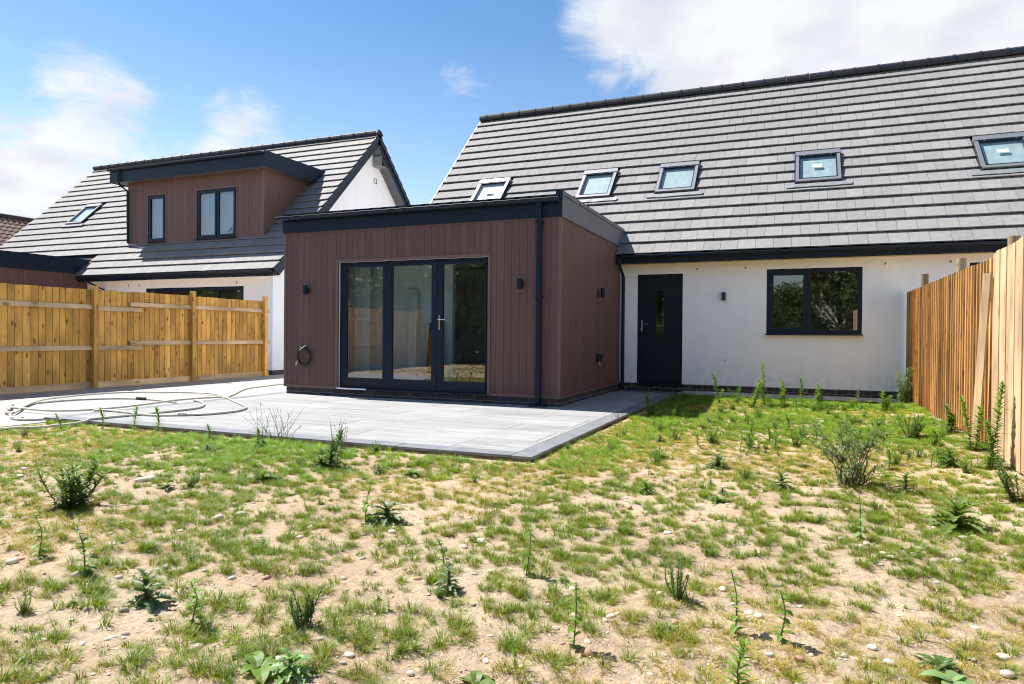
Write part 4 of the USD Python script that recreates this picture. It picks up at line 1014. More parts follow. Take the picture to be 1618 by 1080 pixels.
def weed_mesh(kind, h, w, seed):
    r = random.Random(seed); st, lf_ = MB(), MB(); Z_ = np.array([0, 0, 1.])
    def rd(el):
        a = r.uniform(0, 2 * math.pi); return np.array([math.cos(a) * math.cos(el), math.sin(a) * math.cos(el), math.sin(el)])
    def at(P, t):
        q = min(max(t, 0), .9999) * (len(P) - 1); i = int(q); return P[i] + (P[i + 1] - P[i]) * (q - i)
    def spire(base, h, lean, w, n):
        top = base + np.array([lean[0], lean[1], h]); mid = (base + top) / 2 + np.array([r.uniform(-.02, .02), r.uniform(-.02, .02), 0])
        P = spline([base - Z_ * .03, base, mid, top], 4)
        st.tube(P, np.linspace(.0045, .0015, len(P)), 5)
        for k in range(n):
            t = min(1, .12 + .88 * (k + r.random() * .6) / n); c = at(P, .25 + .75 * t)
            a = k * 2.4 + r.uniform(-.4, .4); el = .25 + .75 * t + r.uniform(-.2, .2)
            L = w * (.52 if t < .75 else .52 - .9 * (t - .75)) * r.uniform(.75, 1.15)
            leaf_strip(lf_, c, (math.cos(a) * math.cos(el), math.sin(a) * math.cos(el), math.sin(el)), Z_, max(L, .012), max(L * .22, .005), n=4, droop=.35)
    O = np.zeros(3)
    if kind == 'spire':
        n = 1 + (w > .18) + (w > .24)
        for k in range(n):
            hh = h * (1 if k == 0 else r.uniform(.5, .85)); o = O + np.array([r.uniform(-.3, .3) * w, r.uniform(-.3, .3) * w, 0]) * (k > 0)
            spire(o, hh, (r.uniform(-.28, .28) * hh, r.uniform(-.28, .28) * hh), min(w, .17) * 1.15, int(34 + hh * 120))
    elif kind == 'bush':
        for k in range(13):
            a = r.uniform(0, 6.28); o = r.uniform(.2, 1.) * w * .36; hh = h * r.uniform(.5, 1.)
            spire(O + np.array([math.cos(a), math.sin(a), 0]) * o * .5, hh, (math.cos(a) * o, math.sin(a) * o), w * .36, int(26 + hh * 70))
    elif kind == 'airy':
        for k in range(24):
            a = r.uniform(0, 6.28); o = r.uniform(.05, 1.) ** .8 * w * .56; hh = h * r.uniform(.22, 1.) * (1 - .35 * (o / w)); b0 = np.array([r.uniform(-.05, .05), r.uniform(-.05, .05), -.03])
            wob = lambda k: np.array([r.uniform(-1, 1), r.uniform(-1, 1), r.uniform(-.5, .5)]) * w * k
            top = np.array([math.cos(a) * o, math.sin(a) * o, hh]) + wob(.05); P = spline([b0, b0 + top * (.25, .25, .42) + wob(.04), top * (.6, .6, .72) + wob(.07), top], 5)
            st.tube(P, np.linspace(.005, .0012, len(P)), 5)
            for j in range(5):
                c = P[r.randrange(5, len(P))]; e = c + rd(.6) * h * r.uniform(.1, .22); st.tube([c, (c + e) / 2 + Z_ * .01, e], (.002, .0015, .001), 4)
                for q in range(9): leaf_strip(lf_, c + (e - c) * (q / 9), rd(r.uniform(.1, 1.)), Z_, r.uniform(.022, .045), .009, n=3, droop=.2)
            for q in range(22): leaf_strip(lf_, at(P, r.uniform(.12, 1)), rd(r.uniform(-.3, 1.)), Z_, r.uniform(.025, .06), .011, n=3, droop=.3)
    elif kind == 'rosette':
        for k in range(22):
            a = k * 2.4 + r.uniform(-.2, .2); el = r.uniform(.12, 1.0); L = w * .55 * r.uniform(.6, 1.1) * (1 if el < .6 else .8)
            leaf_strip(lf_, O + Z_ * .008, (math.cos(a) * math.cos(el), math.sin(a) * math.cos(el), math.sin(el)), Z_, L, max(L * .20, .012), n=6, droop=.45, prof=lambda t: .35 + .65 * math.sin(math.pi * min(1, t * .95 + .05)))
        st.tube([O - Z_ * .03, O + Z_ * .02], .008, 6)
    elif kind == 'thistle':
        for k in range(26):
            a = k * 2.4 + r.uniform(-.25, .25); el = .08 + .95 * (k / 26) ** 1.5; L = w * .58 * r.uniform(.65, 1.05) * (1 - .35 * k / 26)
            zz = .01 + h * .55 * (k / 26) ** 1.4
            leaf_strip(lf_, O + Z_ * zz, (math.cos(a) * math.cos(el), math.sin(a) * math.cos(el), math.sin(el)), Z_, L, L * .40, n=12, droop=.4, lobe=.62, fold=.5, prof=lambda t: .45 + .55 * math.sin(math.pi * min(1, t + .05)))
        st.tube([O - Z_ * .03, O + Z_ * h * .6], (.009, .005), 6)
    elif kind == 'sprig':
        P = spline([O - Z_ * .03, O, np.array([r.uniform(-.02, .02), r.uniform(-.02, .02), h * .55]), np.array([r.uniform(-.04, .04), r.uniform(-.04, .04), h])], 5)
        st.tube(P, np.linspace(.004, .0015, len(P)), 5)
        for k in range(20):
            t = .15 + .85 * k / 20; c = at(P, .25 + .75 * t); a = k * 2.2 + r.uniform(-.4, .4); el = r.uniform(-.1, .8); L = w * r.uniform(.25, .5) * (1.0 - .55 * t)
            leaf_strip(lf_, c, (math.cos(a) * math.cos(el), math.sin(a) * math.cos(el), math.sin(el)), Z_, L + .010, (L + .010) * .5, n=5, droop=.35, prof=lambda t: math.sin(math.pi * min(1, t + .06)) ** .7)
    elif kind == 'dock':
        for k in range(7):
            a = k * 2.4 + r.uniform(-.3, .3); el = r.uniform(.15, .8); L = w * r.uniform(.45, .75)
            leaf_strip(lf_, O + Z_ * .01, (math.cos(a) * math.cos(el), math.sin(a) * math.cos(el), math.sin(el)), Z_, L, L * .48, n=8, droop=.5, fold=.35, prof=lambda t: math.sin(math.pi * min(1, t * .94 + .04)) ** .75)
        st.tube([O - Z_ * .03, O + Z_ * .02], .008, 6)
    elif kind == 'stalks':
        for k in range(int(6 + w * 40)):
            a = r.uniform(0, 6.28); o = r.uniform(.05, .6) * w; hh = h * r.uniform(.45, 1.); b = O + np.array([r.uniform(-.3, .3) * w, r.uniform(-.05, .05), 0])
            top = b + np.array([math.cos(a) * o, math.sin(a) * o * .4, hh]); P = spline([b - Z_ * .03, b, b * .5 + top * .5 + Z_ * .03, top], 4)
            st.tube(P, np.linspace(.0028, .0012, len(P)), 4)
            for j in range(3): c = P[r.randrange(4, len(P))]; leaf_strip(lf_, c, rd(.9), Z_, r.uniform(.02, .05), .004, n=2, droop=.1)
    return st, lf_


WEEDS = [
    ('bush', -4.10, 2.81, .30, .46, 'weed_dark', 'large dark bushy weed of several leafy shoots on the bare soil at the left'),
    ('spire', -3.55, 4.62, .29, .20, 'weed_dark', 'dark upright leafy weed standing before the patio front edge, left of its middle'),
    ('thistle', -3.58, 4.55, .10, .26, 'weed_dark', 'low dark toothed rosette at the foot of the upright weed before the patio'),
    ('rosette', -3.68, 4.00, .10, .36, 'weed_dark', 'wide low dark grassy rosette below the dry stalks at the patio'),
    ('thistle', -2.16, 3.34, .15, .33, 'weed_blue', 'bluish thistle with toothed leaves in mid lawn below the patio middle'),
    ('sprig', -2.28, 3.30, .25, .15, 'weed_bright', 'thin light sprig growing just left of the bluish mid lawn thistle'),
    ('rosette', -1.74, 3.96, .11, .20, 'weed_dark', 'compact dark leaf rosette on bare soil below the patio corner'),
    ('thistle', -2.40, 1.96, .17, .24, 'weed_blue', 'tall dense toothed weed in the foreground at the left'),
    ('bush', -1.65, 2.00, .15, .16, 'weed_dark', 'small dark bushy weed in the foreground left of centre'),
    ('thistle', -1.34, 2.55, .15, .15, 'weed_blue', 'grey green mounded weed in the foreground near the centre'),
    ('sprig', -1.11, 2.86, .21, .11, 'weed_bright', 'tall bright sprig with round leaves right of the picture centre'),
    ('bush', -.44, 2.85, .18, .13, 'weed_dark', 'dark tufted weed with a thin tall tip in the right half foreground'),
    ('airy', .37, 5.54, .55, .58, 'weed_blue', 'large airy many-branched weed in the right lawn before the kitchen window'),
    ('thistle', .87, 4.60, .20, .46, 'weed_dark', 'wide dark spreading thistle on bare soil near the right fence'),
    ('spire', 1.48, 6.68, .70, .22, 'weed_bright', 'tallest leafy weed, standing against the near fence panel'),
    ('spire', 1.54, 7.58, .50, .20, 'weed_bright', 'leafy upright weed by the foot of the leaning board'),
    ('bush', 1.37, 5.39, .31, .30, 'weed_dark', 'bushy leafy weed cut by the right edge of the photo'),
    ('airy', 1.58, 12.40, .70, .34, 'weed_pale', 'yellowish feathery weed where the right fence meets the white wall'),
    ('spire', -1.11, 11.3, .46, .16, 'weed_bright', 'upright weed at the edge of the dark shadow near the back door'),
    ('spire', -.87, 11.5, .31, .14, 'weed_bright', 'short upright weed by the white wall between the lamp and the window'),
    ('spire', -.59, 11.1, .41, .22, 'weed_bright', 'leafy clump left of the tallest weed under the kitchen window'),
    ('spire', -.45, 11.5, .68, .24, 'weed_bright', 'tallest weed of the row under the left end of the kitchen window'),
    ('spire', -.15, 11.6, .40, .22, 'weed_bright', 'leafy clump right of the tallest weed under the kitchen window'),
    ('spire', .10, 11.6, .47, .16, 'weed_bright', 'slender weed under the middle of the kitchen window'),
    ('spire', .40, 11.8, .36, .26, 'weed_bright', 'bushy pair of shoots under the right half of the kitchen window'),
    ('sprig', .89, 11.9, .28, .17, 'weed_bright', 'thin sprig with round leaves before the wall, right of the kitchen window'),
    ('spire', 1.18, 11.15, .30, .27, 'weed_bright', 'low bushy weed in the grass close to the far end of the right fence'),
    ('spire', -.13, 2.08, .20, .10, 'weed_bright', 'leafy upright shoot cut by the bottom edge right of centre'),
    ('sprig', -.04, 2.59, .19, .11, 'weed_bright', 'young sprig with broad leaves, the right of a foreground pair'),
    ('sprig', -.19, 2.59, .22, .10, 'weed_bright', 'taller young sprig, the left of a foreground pair'),
    ('dock', .46, 2.50, .10, .16, 'weed_pale', 'pale broad-leaved seedling at the bottom right'),
    ('rosette', .46, 2.62, .12, .22, 'weed_dark', 'spiky grass clump behind the pale broad-leaved seedling'),
    ('dock', -.90, 1.90, .08, .13, 'weed_dark', 'dark glossy broad-leaved plant at the bottom edge near the centre'),
    ('thistle', -1.45, 1.70, .09, .19, 'weed_pale', 'pale green thistle at the bottom edge left of centre'),
    ('dock', -1.56, 1.68, .06, .17, 'weed_bright', 'flat bright broad leaf beside the pale thistle at the bottom'),
    ('sprig', -.69, 2.23, .23, .11, 'weed_bright', 'tall bright sprig in the foreground right of the centre line'),
    ('sprig', .33, 4.08, .24, .09, 'weed_pale', 'pale slender sprig below the large airy weed'),
    ('thistle', -.58, 5.86, .13, .30, 'weed_blue', 'grey green rosette in the lawn right of the patio corner'),
    ('thistle', -.08, 5.13, .17, .25, 'weed_dark', 'dark toothed weed left of the large airy weed'),
    ('thistle', .72, 5.43, .22, .24, 'weed_dark', 'dark leafy weed just right of the large airy weed'),
    ('rosette', -1.11, 6.10, .11, .32, 'weed_bright', 'broad bright rosette in the lawn beside the patio right border'),
    ('rosette', .07, 6.13, .09, .19, 'weed_dark', 'small dark rosette behind the toothed weed left of the airy one'),
    ('thistle', -.94, 4.67, .10, .18, 'weed_bright', 'bright toothed rosette on the soil right of the patio tip'),
    ('rosette', -.47, 4.61, .11, .22, 'weed_bright', 'bright starry rosette in mid lawn at the right'),
    ('thistle', 1.22, 6.77, .24, .28, 'weed_dark', 'dark leafy clump a step out from the right fence'),
    ('bush', 1.18, 8.55, .25, .32, 'weed_dark', 'bushy clump halfway along the right fence'),
    ('spire', -7.15, 5.28, .24, .12, 'weed_bright', 'leftmost shoot but one of those at the patio front edge'),
    ('spire', -6.77, 5.36, .27, .13, 'weed_bright', 'second of three close shoots at the patio front edge by the hose'),
    ('spire', -6.43, 5.38, .28, .14, 'weed_bright', 'rightmost of three close shoots at the patio front edge by the hose'),
    ('spire', -7.45, 5.02, .18, .10, 'weed_bright', 'leftmost short shoot in the grass below the hose'),
    ('spire', -1.83, 9.37, .31, .24, 'weed_bright', 'bright young leafy weed beside the patio at the shadow edge'),
    ('stalks', -1.95, 8.05, .27, .12, 'dry_stalk', 'thin dry stalk at the right border of the patio'),
    ('stalks', -4.82, 5.40, .36, .58, 'dry_stalk', 'wide clump of dry brown stalks before the patio left of the folding doors'),
    ('stalks', -4.05, 5.42, .30, .22, 'dry_stalk', 'small group of dry stalks before the patio below the folding doors'),
    ('rosette', -4.00, 3.43, .10, .21, 'weed_dark', 'low dark rosette right of the large bushy weed at the left'),
    ('rosette', -2.76, 4.61, .12, .26, 'weed_bright', 'green rosette before the patio below the middle folding door'),
    ('sprig', -3.31, 2.12, .21, .13, 'weed_bright', 'sprig with round leaves at the left edge of the foreground'),
    ('sprig', -2.90, 2.06, .22, .15, 'weed_bright', 'branching sprig in the left foreground'),
    ('sprig', -2.07, 1.88, .19, .13, 'weed_bright', 'pale sprig near the bottom left of the lawn'),
    ('rosette', -1.68, 4.73, .08, .20, 'weed_bright', 'flat bright rosette just below the patio tip'),
    ('rosette', .66, 6.02, .13, .23, 'weed_bright', 'bright rosette behind the large airy weed'),
    ('spire', 1.60, 8.80, .29, .28, 'weed_dark', 'leafy weed touching the right fence boards at their middle'),
    ('sprig', -1.51, 2.82, .13, .08, 'weed_bright', 'short sprig behind the grey green mounded weed'),
]
for i, (k, x, y, h, w, m_, lab) in enumerate(WEEDS):
    z = float(ground_h(x, y)); nm = {'stalks': 'dry_stalks', 'airy': 'branching_weed', 'bush': 'bushy_weed', 'spire': 'leafy_weed', 'rosette': 'rosette_weed', 'thistle': 'thistle', 'sprig': 'weed_sprig', 'dock': 'broadleaf_weed'}[k]
    t = thing(nm, lab, 'weed', (x, y, z))
    s_, l_ = weed_mesh(k, h, w, 100 + i)
    off = np.array([x, y, z])
    v, f = s_.mesh(); obj('stem', (v + off, f), 'dry_stalk' if k == 'stalks' else 'weed_stem', t)
    v, f = l_.mesh(); obj('foliage', (v + off, f), m_, t, kind='stuff')

# grass: short tufts scattered thinly over the soil
def tuft(seed, n, h, spread, lean):
    r = random.Random(seed); mb = MB()
    for k in range(n):
        a = r.uniform(0, 6.28); o = spread * math.sqrt(r.random()); b = np.array([math.cos(a) * o, math.sin(a) * o, -.008])
        a2 = a + r.uniform(-.8, .8); hh = h * r.uniform(.45, 1.1); ln = lean * r.uniform(.2, 1.2) * hh
        d = np.array([math.cos(a2), math.sin(a2), 0]); s = np.array([-d[1], d[0], 0]) * r.uniform(.0008, .0016)
        p1 = b + d * ln * .3 + np.array([0, 0, hh * .6]); p2 = b + d * ln + np.array([0, 0, hh])
        mb.add([b - s, b + s, p1 - s * .8, p1 + s * .8, p2], [(0, 1, 3), (0, 3, 2), (2, 3, 4)])
    return mb.mesh()


protos = []
grass = UsdGeom.PointInstancer.Define(stage, '/World/grass')
tag(grass.GetPrim(), 'short thin green and yellow grass tufts over the sandy soil', 'grass', kind='stuff')
spec = [('grass_green', 46, .044, .014, 1.35), ('grass_green', 60, .056, .020, 1.3), ('grass_lush', 50, .060, .022, 1.1), ('grass_lush', 60, .072, .028, 1.1), ('grass_yellow', 32, .036, .022, 1.6), ('grass_yellow', 36, .030, .030, 1.7), ('grass_green', 30, .034, .020, 1.6), ('grass_lush', 40, .05, .018, 1.2), ('grass_olive', 44, .042, .016, 1.4), ('grass_olive', 30, .032, .024, 1.6)]
UsdGeom.Scope.Define(stage, '/World/grass/protos')
for i, (m_, n, h, s, ln) in enumerate(spec):
    pp = f'/World/grass/protos/tuft_{i:03d}' if i else '/World/grass/protos/tuft'
    usdkit.mesh(stage, pp, tuft(50 + i, n, h, s, ln), MAT[m_]); protos.append(pp)
grass.CreatePrototypesRel().SetTargets([Sdf.Path(p) for p in protos])
rg = np.random.default_rng(77)
N = 420000
x = rg.uniform(-12.6, 1.72, N); y = rg.uniform(-3.8, 12.75, N)
d = np.stack([x, y, np.zeros(N)], 1) - CAM
depth = d @ CF; px = 809 + FPX * (d @ CR) / np.maximum(depth, .1)
seen = (depth > 1.2) & (px > -150) & (px < 1800); keep = seen | (rg.random(N) < .22)
# not on paving
onp = ((x > -8.47) & (x < -2.06) & (y > 5.45)) | ((x > -3.2) & (y > 12.76)) | ((x < -8.2) & (y > 3.0))
keep &= ~onp
P3 = np.stack([x, y, np.zeros(N)], 1)
n1 = meshkit.fbm(P3 * 1.15, 3, 41); n2 = meshkit.fbm(P3 * 12.5, 2, 42); n3 = meshkit.fbm(P3 * .45, 2, 43)
ddx = np.maximum(np.maximum(-8.47 - x, x + 2.06), 0); ddy = np.maximum(5.45 - y, 0)
dp_ = np.hypot(ddx, np.where((x > -8.5) & (x < -2), ddy, 0)); dp_ = np.where((x > -8.5) & (x < -2), ddy, np.hypot(ddx, np.maximum(5.45 - y, 0)))
lush = np.clip(1.2 - dp_ / 1.7, 0, 1) * np.clip((-3.0 - x) / 3.0 + .35, .25, 1) * (x < -2.0) + .85 * smooth01((y - 6.6) / 4.0) * (x > -2.1) + .75 * np.clip(1 - np.abs(x + 1.6) / .7, 0, 1) * (y > 5.2)
lush = np.clip(lush * (.55 + .9 * (n1 - .3)) , 0, 1)
farm = smooth01((y - 2.0) / 4.0)
dens = np.clip((n1 - .42) * 1.7 + (n2 - .5) * 4.2 + .48 + .16 * farm + .6 * lush, 0.05, 1)
keep &= rg.random(N) < dens * (.47 + .08 * lush) * np.where((dp_ < .10) & (x < -2), .25, 1) * np.where((y > 12.4) & (x > -2), .15, 1)
x, y, n1, n3, lush, n2 = x[keep], y[keep], n1[keep], n3[keep], lush[keep], n2[keep]
M = len(x)
z = ground_h(x, y)
u = rg.random(M)
yel = np.clip((n3 - .5) * 3.5 + .42 - .5 * lush, 0.05, .8)
idx = np.where(u < yel, rg.integers(4, 6, M), np.where(rg.random(M) < lush * .9, rg.choice([2, 3, 7], M), rg.choice([0, 1, 1, 6, 8, 8, 9], M)))
sc = rg.uniform(.42, 1.0, M) * (1 + .3 * lush) * (.8 + .4 * n2)
ang = rg.uniform(0, 2 * math.pi, M)
grass.CreateProtoIndicesAttr(Vt.IntArray.FromNumpy(idx.astype(np.int32)))
grass.CreatePositionsAttr(Vt.Vec3fArray.FromNumpy(np.stack([x, y, z], 1).astype(np.float32)))
grass.CreateScalesAttr(Vt.Vec3fArray.FromNumpy(np.repeat(sc[:, None], 3, 1).astype(np.float32)))
q = np.zeros((M, 4), np.float32); q[:, 2] = np.sin(ang / 2); q[:, 3] = np.cos(ang / 2)
grass.CreateOrientationsAttr(Vt.QuathArray([Gf.Quath(float(b[3]), float(b[0]), float(b[1]), float(b[2])) for b in q]))
print('grass tufts', M)

# low broad-leaved ground cover between the grass, thicker towards the house and along the fence
gc = UsdGeom.PointInstancer.Define(stage, '/World/ground_cover')
tag(gc.GetPrim(), 'small low weeds scattered through the grass, thicker near the white wall and the right fence', 'ground cover', kind='stuff')
UsdGeom.Scope.Define(stage, '/World/ground_cover/protos')
ps = []
for i, (k_, h_, w_, m_) in enumerate((('rosette', .07, .16, 'weed_bright'), ('rosette', .06, .13, 'weed_dark'), ('thistle', .09, .15, 'weed_blue'), ('sprig', .12, .09, 'weed_bright'), ('bush', .14, .14, 'weed_bright'), ('thistle', .08, .14, 'weed_bright'), ('spire', .17, .12, 'weed_bright'))):
    pp = '/World/ground_cover/protos/low_weed' + (f'_{i:03d}' if i else '')
    a_, b_ = weed_mesh(k_, h_, w_, 800 + i); b_.add(*a_.mesh()); usdkit.mesh(stage, pp, b_.mesh(), MAT[m_]); ps.append(Sdf.Path(pp))
gc.CreatePrototypesRel().SetTargets(ps)
N = 2600
x = rg.uniform(-8.2, 1.62, N); y = rg.uniform(1.5, 12.6, N)
nz = meshkit.fbm(np.stack([x, y, np.zeros(N)], 1) * 1.3, 3, 61)
pr = .20 + .55 * smooth01((y - 5.0) / 5) * (x > -2) + .30 * smooth01((x - .2) / 1.2) + .25 * ((y > 4.3) & (x < -2))
ok = ~((x > -8.5) & (x < -2.0) & (y > 5.40)) & ~((x < -8.1) & (y > 3)) & (rg.random(N) < pr * np.clip((nz - .38) * 5, 0, 1.2))
x, y = x[ok], y[ok]; M = len(x)
far_ = smooth01((y - 2.5) / 4)
ii = np.where(rg.random(M) < .35 * far_, rg.choice([4, 6], M), rg.integers(0, 6, M))
gc.CreateProtoIndicesAttr(Vt.IntArray.FromNumpy(ii.astype(np.int32)))
gc.CreatePositionsAttr(Vt.Vec3fArray.FromNumpy(np.stack([x, y, ground_h(x, y)], 1).astype(np.float32)))
gc.CreateScalesAttr(Vt.Vec3fArray.FromNumpy(np.repeat((rg.uniform(.4, 1.1, M) * (.55 + .55 * far_))[:, None], 3, 1).astype(np.float32)))
ang = rg.uniform(0, 6.28, M)
gc.CreateOrientationsAttr(Vt.QuathArray([Gf.Quath(float(math.cos(a / 2)), 0., 0., float(math.sin(a / 2))) for a in ang]))

# ------------------------------------------------------------------ stones
def pebble_mesh(w, seed, sub=2, flat=.55):
    m = trimesh.creation.icosphere(sub, 1.0); v = np.array(m.vertices)
    v = v * (1 + .35 * (meshkit.fbm(v * 1.6 + seed * 7.3, 2, seed)[:, None] - .5))
    r = random.Random(seed)
    v = v * np.array([1, r.uniform(.62, .9), flat * r.uniform(.7, 1.15)]) * w / 2
    a = r.uniform(0, 6.28); c, s = math.cos(a), math.sin(a)
    v = v @ np.array([[c, s, 0], [-s, c, 0], [0, 0, 1]])
    return v, np.array(m.faces)


NAMED = [(-4.38, 3.53, .11, 'pebble_pale', 'white flat stone flake on bare soil behind the large bushy weed at the left'), (-5.53, 3.43, .098, 'pebble_pale', 'pale stone at the left edge of the lawn below the hose end'),
         (-1.55, 1.76, .065, 'pebble', 'rounded brown stone beside the pale thistle at the bottom edge'), (-.64, 2.21, .06, 'pebble_red', 'reddish stone in the foreground right of the picture centre'),
         (-.95, 4.21, .071, 'pebble_red', 'reddish brown stone in the lawn below the patio tip'), (.65, 2.67, .066, 'pebble_pale', 'white stone near the bottom right corner'),
         (-.09, 2.62, .055, 'pebble', 'dark brown stone at the foot of the foreground sprig pair'), (.44, 3.74, .058, 'pebble', 'larger brown stone of a cluster of rounded stones in the right lawn'),
         (.41, 3.80, .052, 'pebble', 'tan stone touching the larger brown stone in the right lawn cluster'), (.26, 2.68, .05, 'pebble_pale', 'pale rounded stone in the right foreground'),
         (-2.68, 2.29, .05, 'pebble', 'brown stone beside the tall dense weed at the left foreground'), (-.87, 2.79, .052, 'pebble_pale', 'pale stone right of the tall bright sprig near the centre')]
for x_, y_, w_, m_, lab in NAMED:
    v, f = pebble_mesh(w_ * .72, int(x_ * 100 + y_ * 37) % 900); o = np.array([x_, y_, float(ground_h(x_, y_)) + w_ * .12])
    obj('stone', (v + o, f), m_, smooth=True, label=lab, category='stone')
LOOSE = [(-5.29, 3.25, .066), (-4.38, 3.60, .093), (-3.07, 3.15, .057), (-3.08, 2.99, .066), (-3.29, 2.34, .064), (-2.90, 2.03, .061), (-3.34, 2.02, .053), (-1.91, 1.76, .048), (-2.49, 3.08, .053), (-2.40, 2.88, .047), (-4.46, 4.16, .072), (-3.14, 3.68, .051), (-.87, 2.71, .032), (-.77, 2.50, .049), (-1.37, 1.86, .029), (-1.38, 1.91, .038), (-1.13, 1.89, .028), (-.81, 2.05, .021), (-1.20, 3.60, .049), (.32, 3.89, .039), (.35, 3.93, .038), (.59, 3.99, .051), (.55, 3.86, .043), (.63, 3.80, .049), (.73, 3.86, .055), (.86, 4.39, .055), (-.28, 3.08, .044), (.30, 2.57, .038), (.25, 2.60, .030), (.16, 2.57, .039), (.67, 2.80, .043), (.57, 2.75, .030), (.23, 2.53, .029), (-.63, 3.75, .048), (-.12, 2.79, .039), (-.07, 2.47, .030), (-1.52, 3.25, .060), (-1.57, 3.15, .052), (-2.01, 3.16, .048), (-1.64, 3.06, .039), (-1.46, 4.19, .058), (.02, 3.41, .035), (.24, 4.02, .040)]
rs_ = random.Random(31)
for k in range(0): LOOSE.append((rs_.uniform(-3.2, 1.2), rs_.uniform(1.7, 5.2), rs_.uniform(.022, .045)))
for i, (x_, y_, w_) in enumerate(LOOSE):
    v, f = pebble_mesh(w_, 300 + i, 2); o = np.array([x_, y_, float(ground_h(x_, y_)) + w_ * .12])
    obj('pebble', (v + o, f), 'pebble_pale' if i % 3 == 0 else 'pebble', smooth=True, label='small rounded pebble lying loose on the sandy soil among grass tufts', category='pebble', group='loose pebbles on the soil')
gv = UsdGeom.PointInstancer.Define(stage, '/World/gravel')
tag(gv.GetPrim(), 'fine grit and little stones scattered through the sandy soil', 'gravel', kind='stuff')
UsdGeom.Scope.Define(stage, '/World/gravel/protos')
ps = []
for i in range(5):
    pp = '/World/gravel/protos/grit' + (f'_{i:03d}' if i else ''); usdkit.mesh(stage, pp, pebble_mesh(.02, 600 + i, 1), MAT[['pebble', 'pebble_pale', 'pebble', 'pebble_red', 'pebble'][i]], smooth=True); ps.append(Sdf.Path(pp))
gv.CreatePrototypesRel().SetTargets(ps)
N = 15000
x = rg.uniform(-7.5, 1.7, N); y = 1.1 + 7.5 * rg.random(N) ** 1.4
ok = ~((x > -8.47) & (x < -2.06) & (y > 5.43))
x, y = x[ok], y[ok]; M = len(x)
zg = ground_h(x, y) + .001
# a little grit kicked onto the patio edge
K = 420; xk = rg.uniform(-8.3, -2.1, K); yk = 5.48 + 1.8 * rg.random(K) ** 2.2
side_ = rg.random(K) < .3; yk = np.where(side_, rg.uniform(5.5, 12, K), yk); xk = np.where(side_, -2.1 - .6 * rg.random(K) ** 2, xk)
x, y, zg = np.concatenate([x, xk]), np.concatenate([y, yk]), np.concatenate([zg, np.full(K, .001)]); M = len(x)
sc = .25 + .35 * rg.random(M) + 1.6 * rg.random(M) ** 11; sc[-K:] = .18 + .3 * rg.random(K) ** 3
gv.CreateProtoIndicesAttr(Vt.IntArray.FromNumpy(rg.integers(0, 5, M).astype(np.int32)))
gv.CreatePositionsAttr(Vt.Vec3fArray.FromNumpy(np.stack([x, y, zg], 1).astype(np.float32)))
gv.CreateScalesAttr(Vt.Vec3fArray.FromNumpy(np.repeat(sc[:, None], 3, 1).astype(np.float32)))
ang = rg.uniform(0, 6.28, M)
gv.CreateOrientationsAttr(Vt.QuathArray([Gf.Quath(float(math.cos(a / 2)), 0., 0., float(math.sin(a / 2))) for a in ang]))

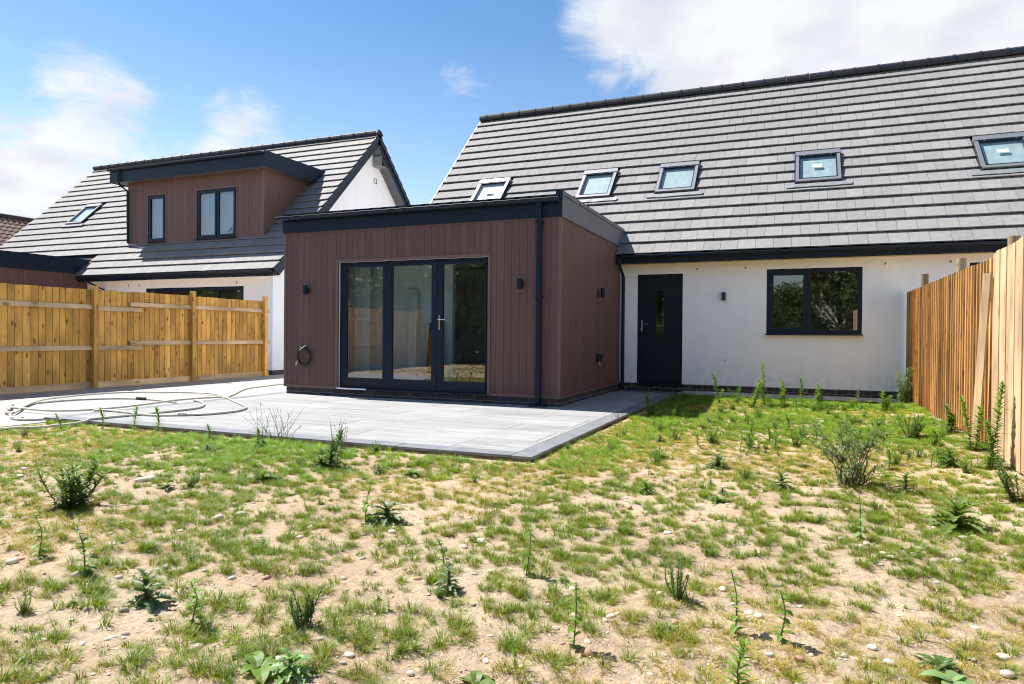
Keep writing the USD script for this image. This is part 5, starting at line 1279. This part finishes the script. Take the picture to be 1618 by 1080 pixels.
# ------------------------------------------------------------------ trees at the foot of the garden (behind the viewer, mirrored in the glass)
def tree_meshes(seed, h, w, nl=13000):
    r = np.random.default_rng(seed); tr = MB(); cr = MB()
    tr.tube([(0, 0, -.2), (.05, 0, h * .25), (-.05, .05, h * .5), (0, 0, h * .8)], (.16, .13, .09, .03), 8)
    cl = []
    for k in range(40):
        a = r.uniform(0, 6.28); t = r.uniform(.06, 1.); rad = w * .5 * math.sqrt(max(.05, 1 - ((t - .55) / .55) ** 2)) * r.uniform(.45, 1.)
        c = np.array([math.cos(a) * rad, math.sin(a) * rad, h * t * .92]); cl.append((c, r.uniform(.45, .95) * w * .19))
        tr.tube([(0, 0, max(.3, c[2] * .55)), tuple(c * .6 + np.array([0, 0, c[2] * .3])), tuple(c)], (.028, .02, .010), 5)
    V = []
    for c, s in cl:
        n = nl // 40
        d = r.normal(size=(n, 3)); d /= np.linalg.norm(d, axis=1, keepdims=True)
        p = c + d * (s * r.uniform(.35, 1.15, (n, 1)))
        a = r.normal(size=(n, 3)); a /= np.linalg.norm(a, axis=1, keepdims=True); b = np.cross(a, r.normal(size=(n, 3))); b /= np.linalg.norm(b, axis=1, keepdims=True)
        L = r.uniform(.07, .13, (n, 1)); V.append(np.stack([p - a * L, p + b * L * .55, p + a * L, p - b * L * .55], 1))
    V = np.concatenate(V).reshape(-1, 3); F = np.arange(len(V)).reshape(-1, 4)
    cr.add(V, F)
    return tr, cr


first = {}
TREES = []
rt = random.Random(3)
for x_ in np.arange(-42, 12, 2.3):
    hgt = .62 + .10 * rt.random() if -6 < x_ < .2 else .85 + .4 * rt.random()
    TREES.append((round(x_ + rt.uniform(-.5, .5), 2), round(-6.2 + rt.uniform(-.8, .8), 2), rt.randrange(2), hgt))
for x_ in np.arange(-41, 12, 2.4):
    TREES.append((round(x_ + rt.uniform(-.5, .5), 2), round(-4.4 + rt.uniform(-.4, .4), 2), rt.randrange(2), .40 + .1 * rt.random()))
TREES += [(-36, -8, 0, 1.55), (-43, -9, 1, 1.6), (4.5, -8.5, 0, 1.3)]
for i, (x_, y_, k, s) in enumerate(TREES):
    lab = 'leafy hedgerow tree at the foot of the garden, mirrored in the window glass'
    if k not in first:
        t = thing('garden_tree', lab, 'tree', (x_, y_, -.05), group='trees at the foot of the garden')
        UsdGeom.Xformable(t).AddScaleOp().Set(Gf.Vec3f(s, s, s))
        tr, cr = tree_meshes(70 + k, 5.6, 4.6); o = np.array([x_, y_, -.05])
        v, f = tr.mesh(); obj('trunk', (v + o, f), 'bark', t, smooth=True)
        v, f = cr.mesh(); obj('crown', (v + o, f), 'tree_leaf' if k == 0 else 'tree_leaf_pale', t, kind='stuff')
        first[k] = t
    else:
        x = UsdGeom.Xform.Define(stage, path_for('garden_tree', '/World')); p = x.GetPrim()
        p.GetReferences().AddInternalReference(first[k].GetPath()); p.SetInstanceable(True)
        x.ClearXformOpOrder(); x.GetPrim().GetAttribute('xformOp:translate')
        xf = UsdGeom.Xformable(p); xf.AddTranslateOp().Set(Gf.Vec3d(x_, y_, -.05)); xf.AddScaleOp().Set(Gf.Vec3f(s, s, s))
        tag(p, lab, 'tree', 'trees at the foot of the garden')
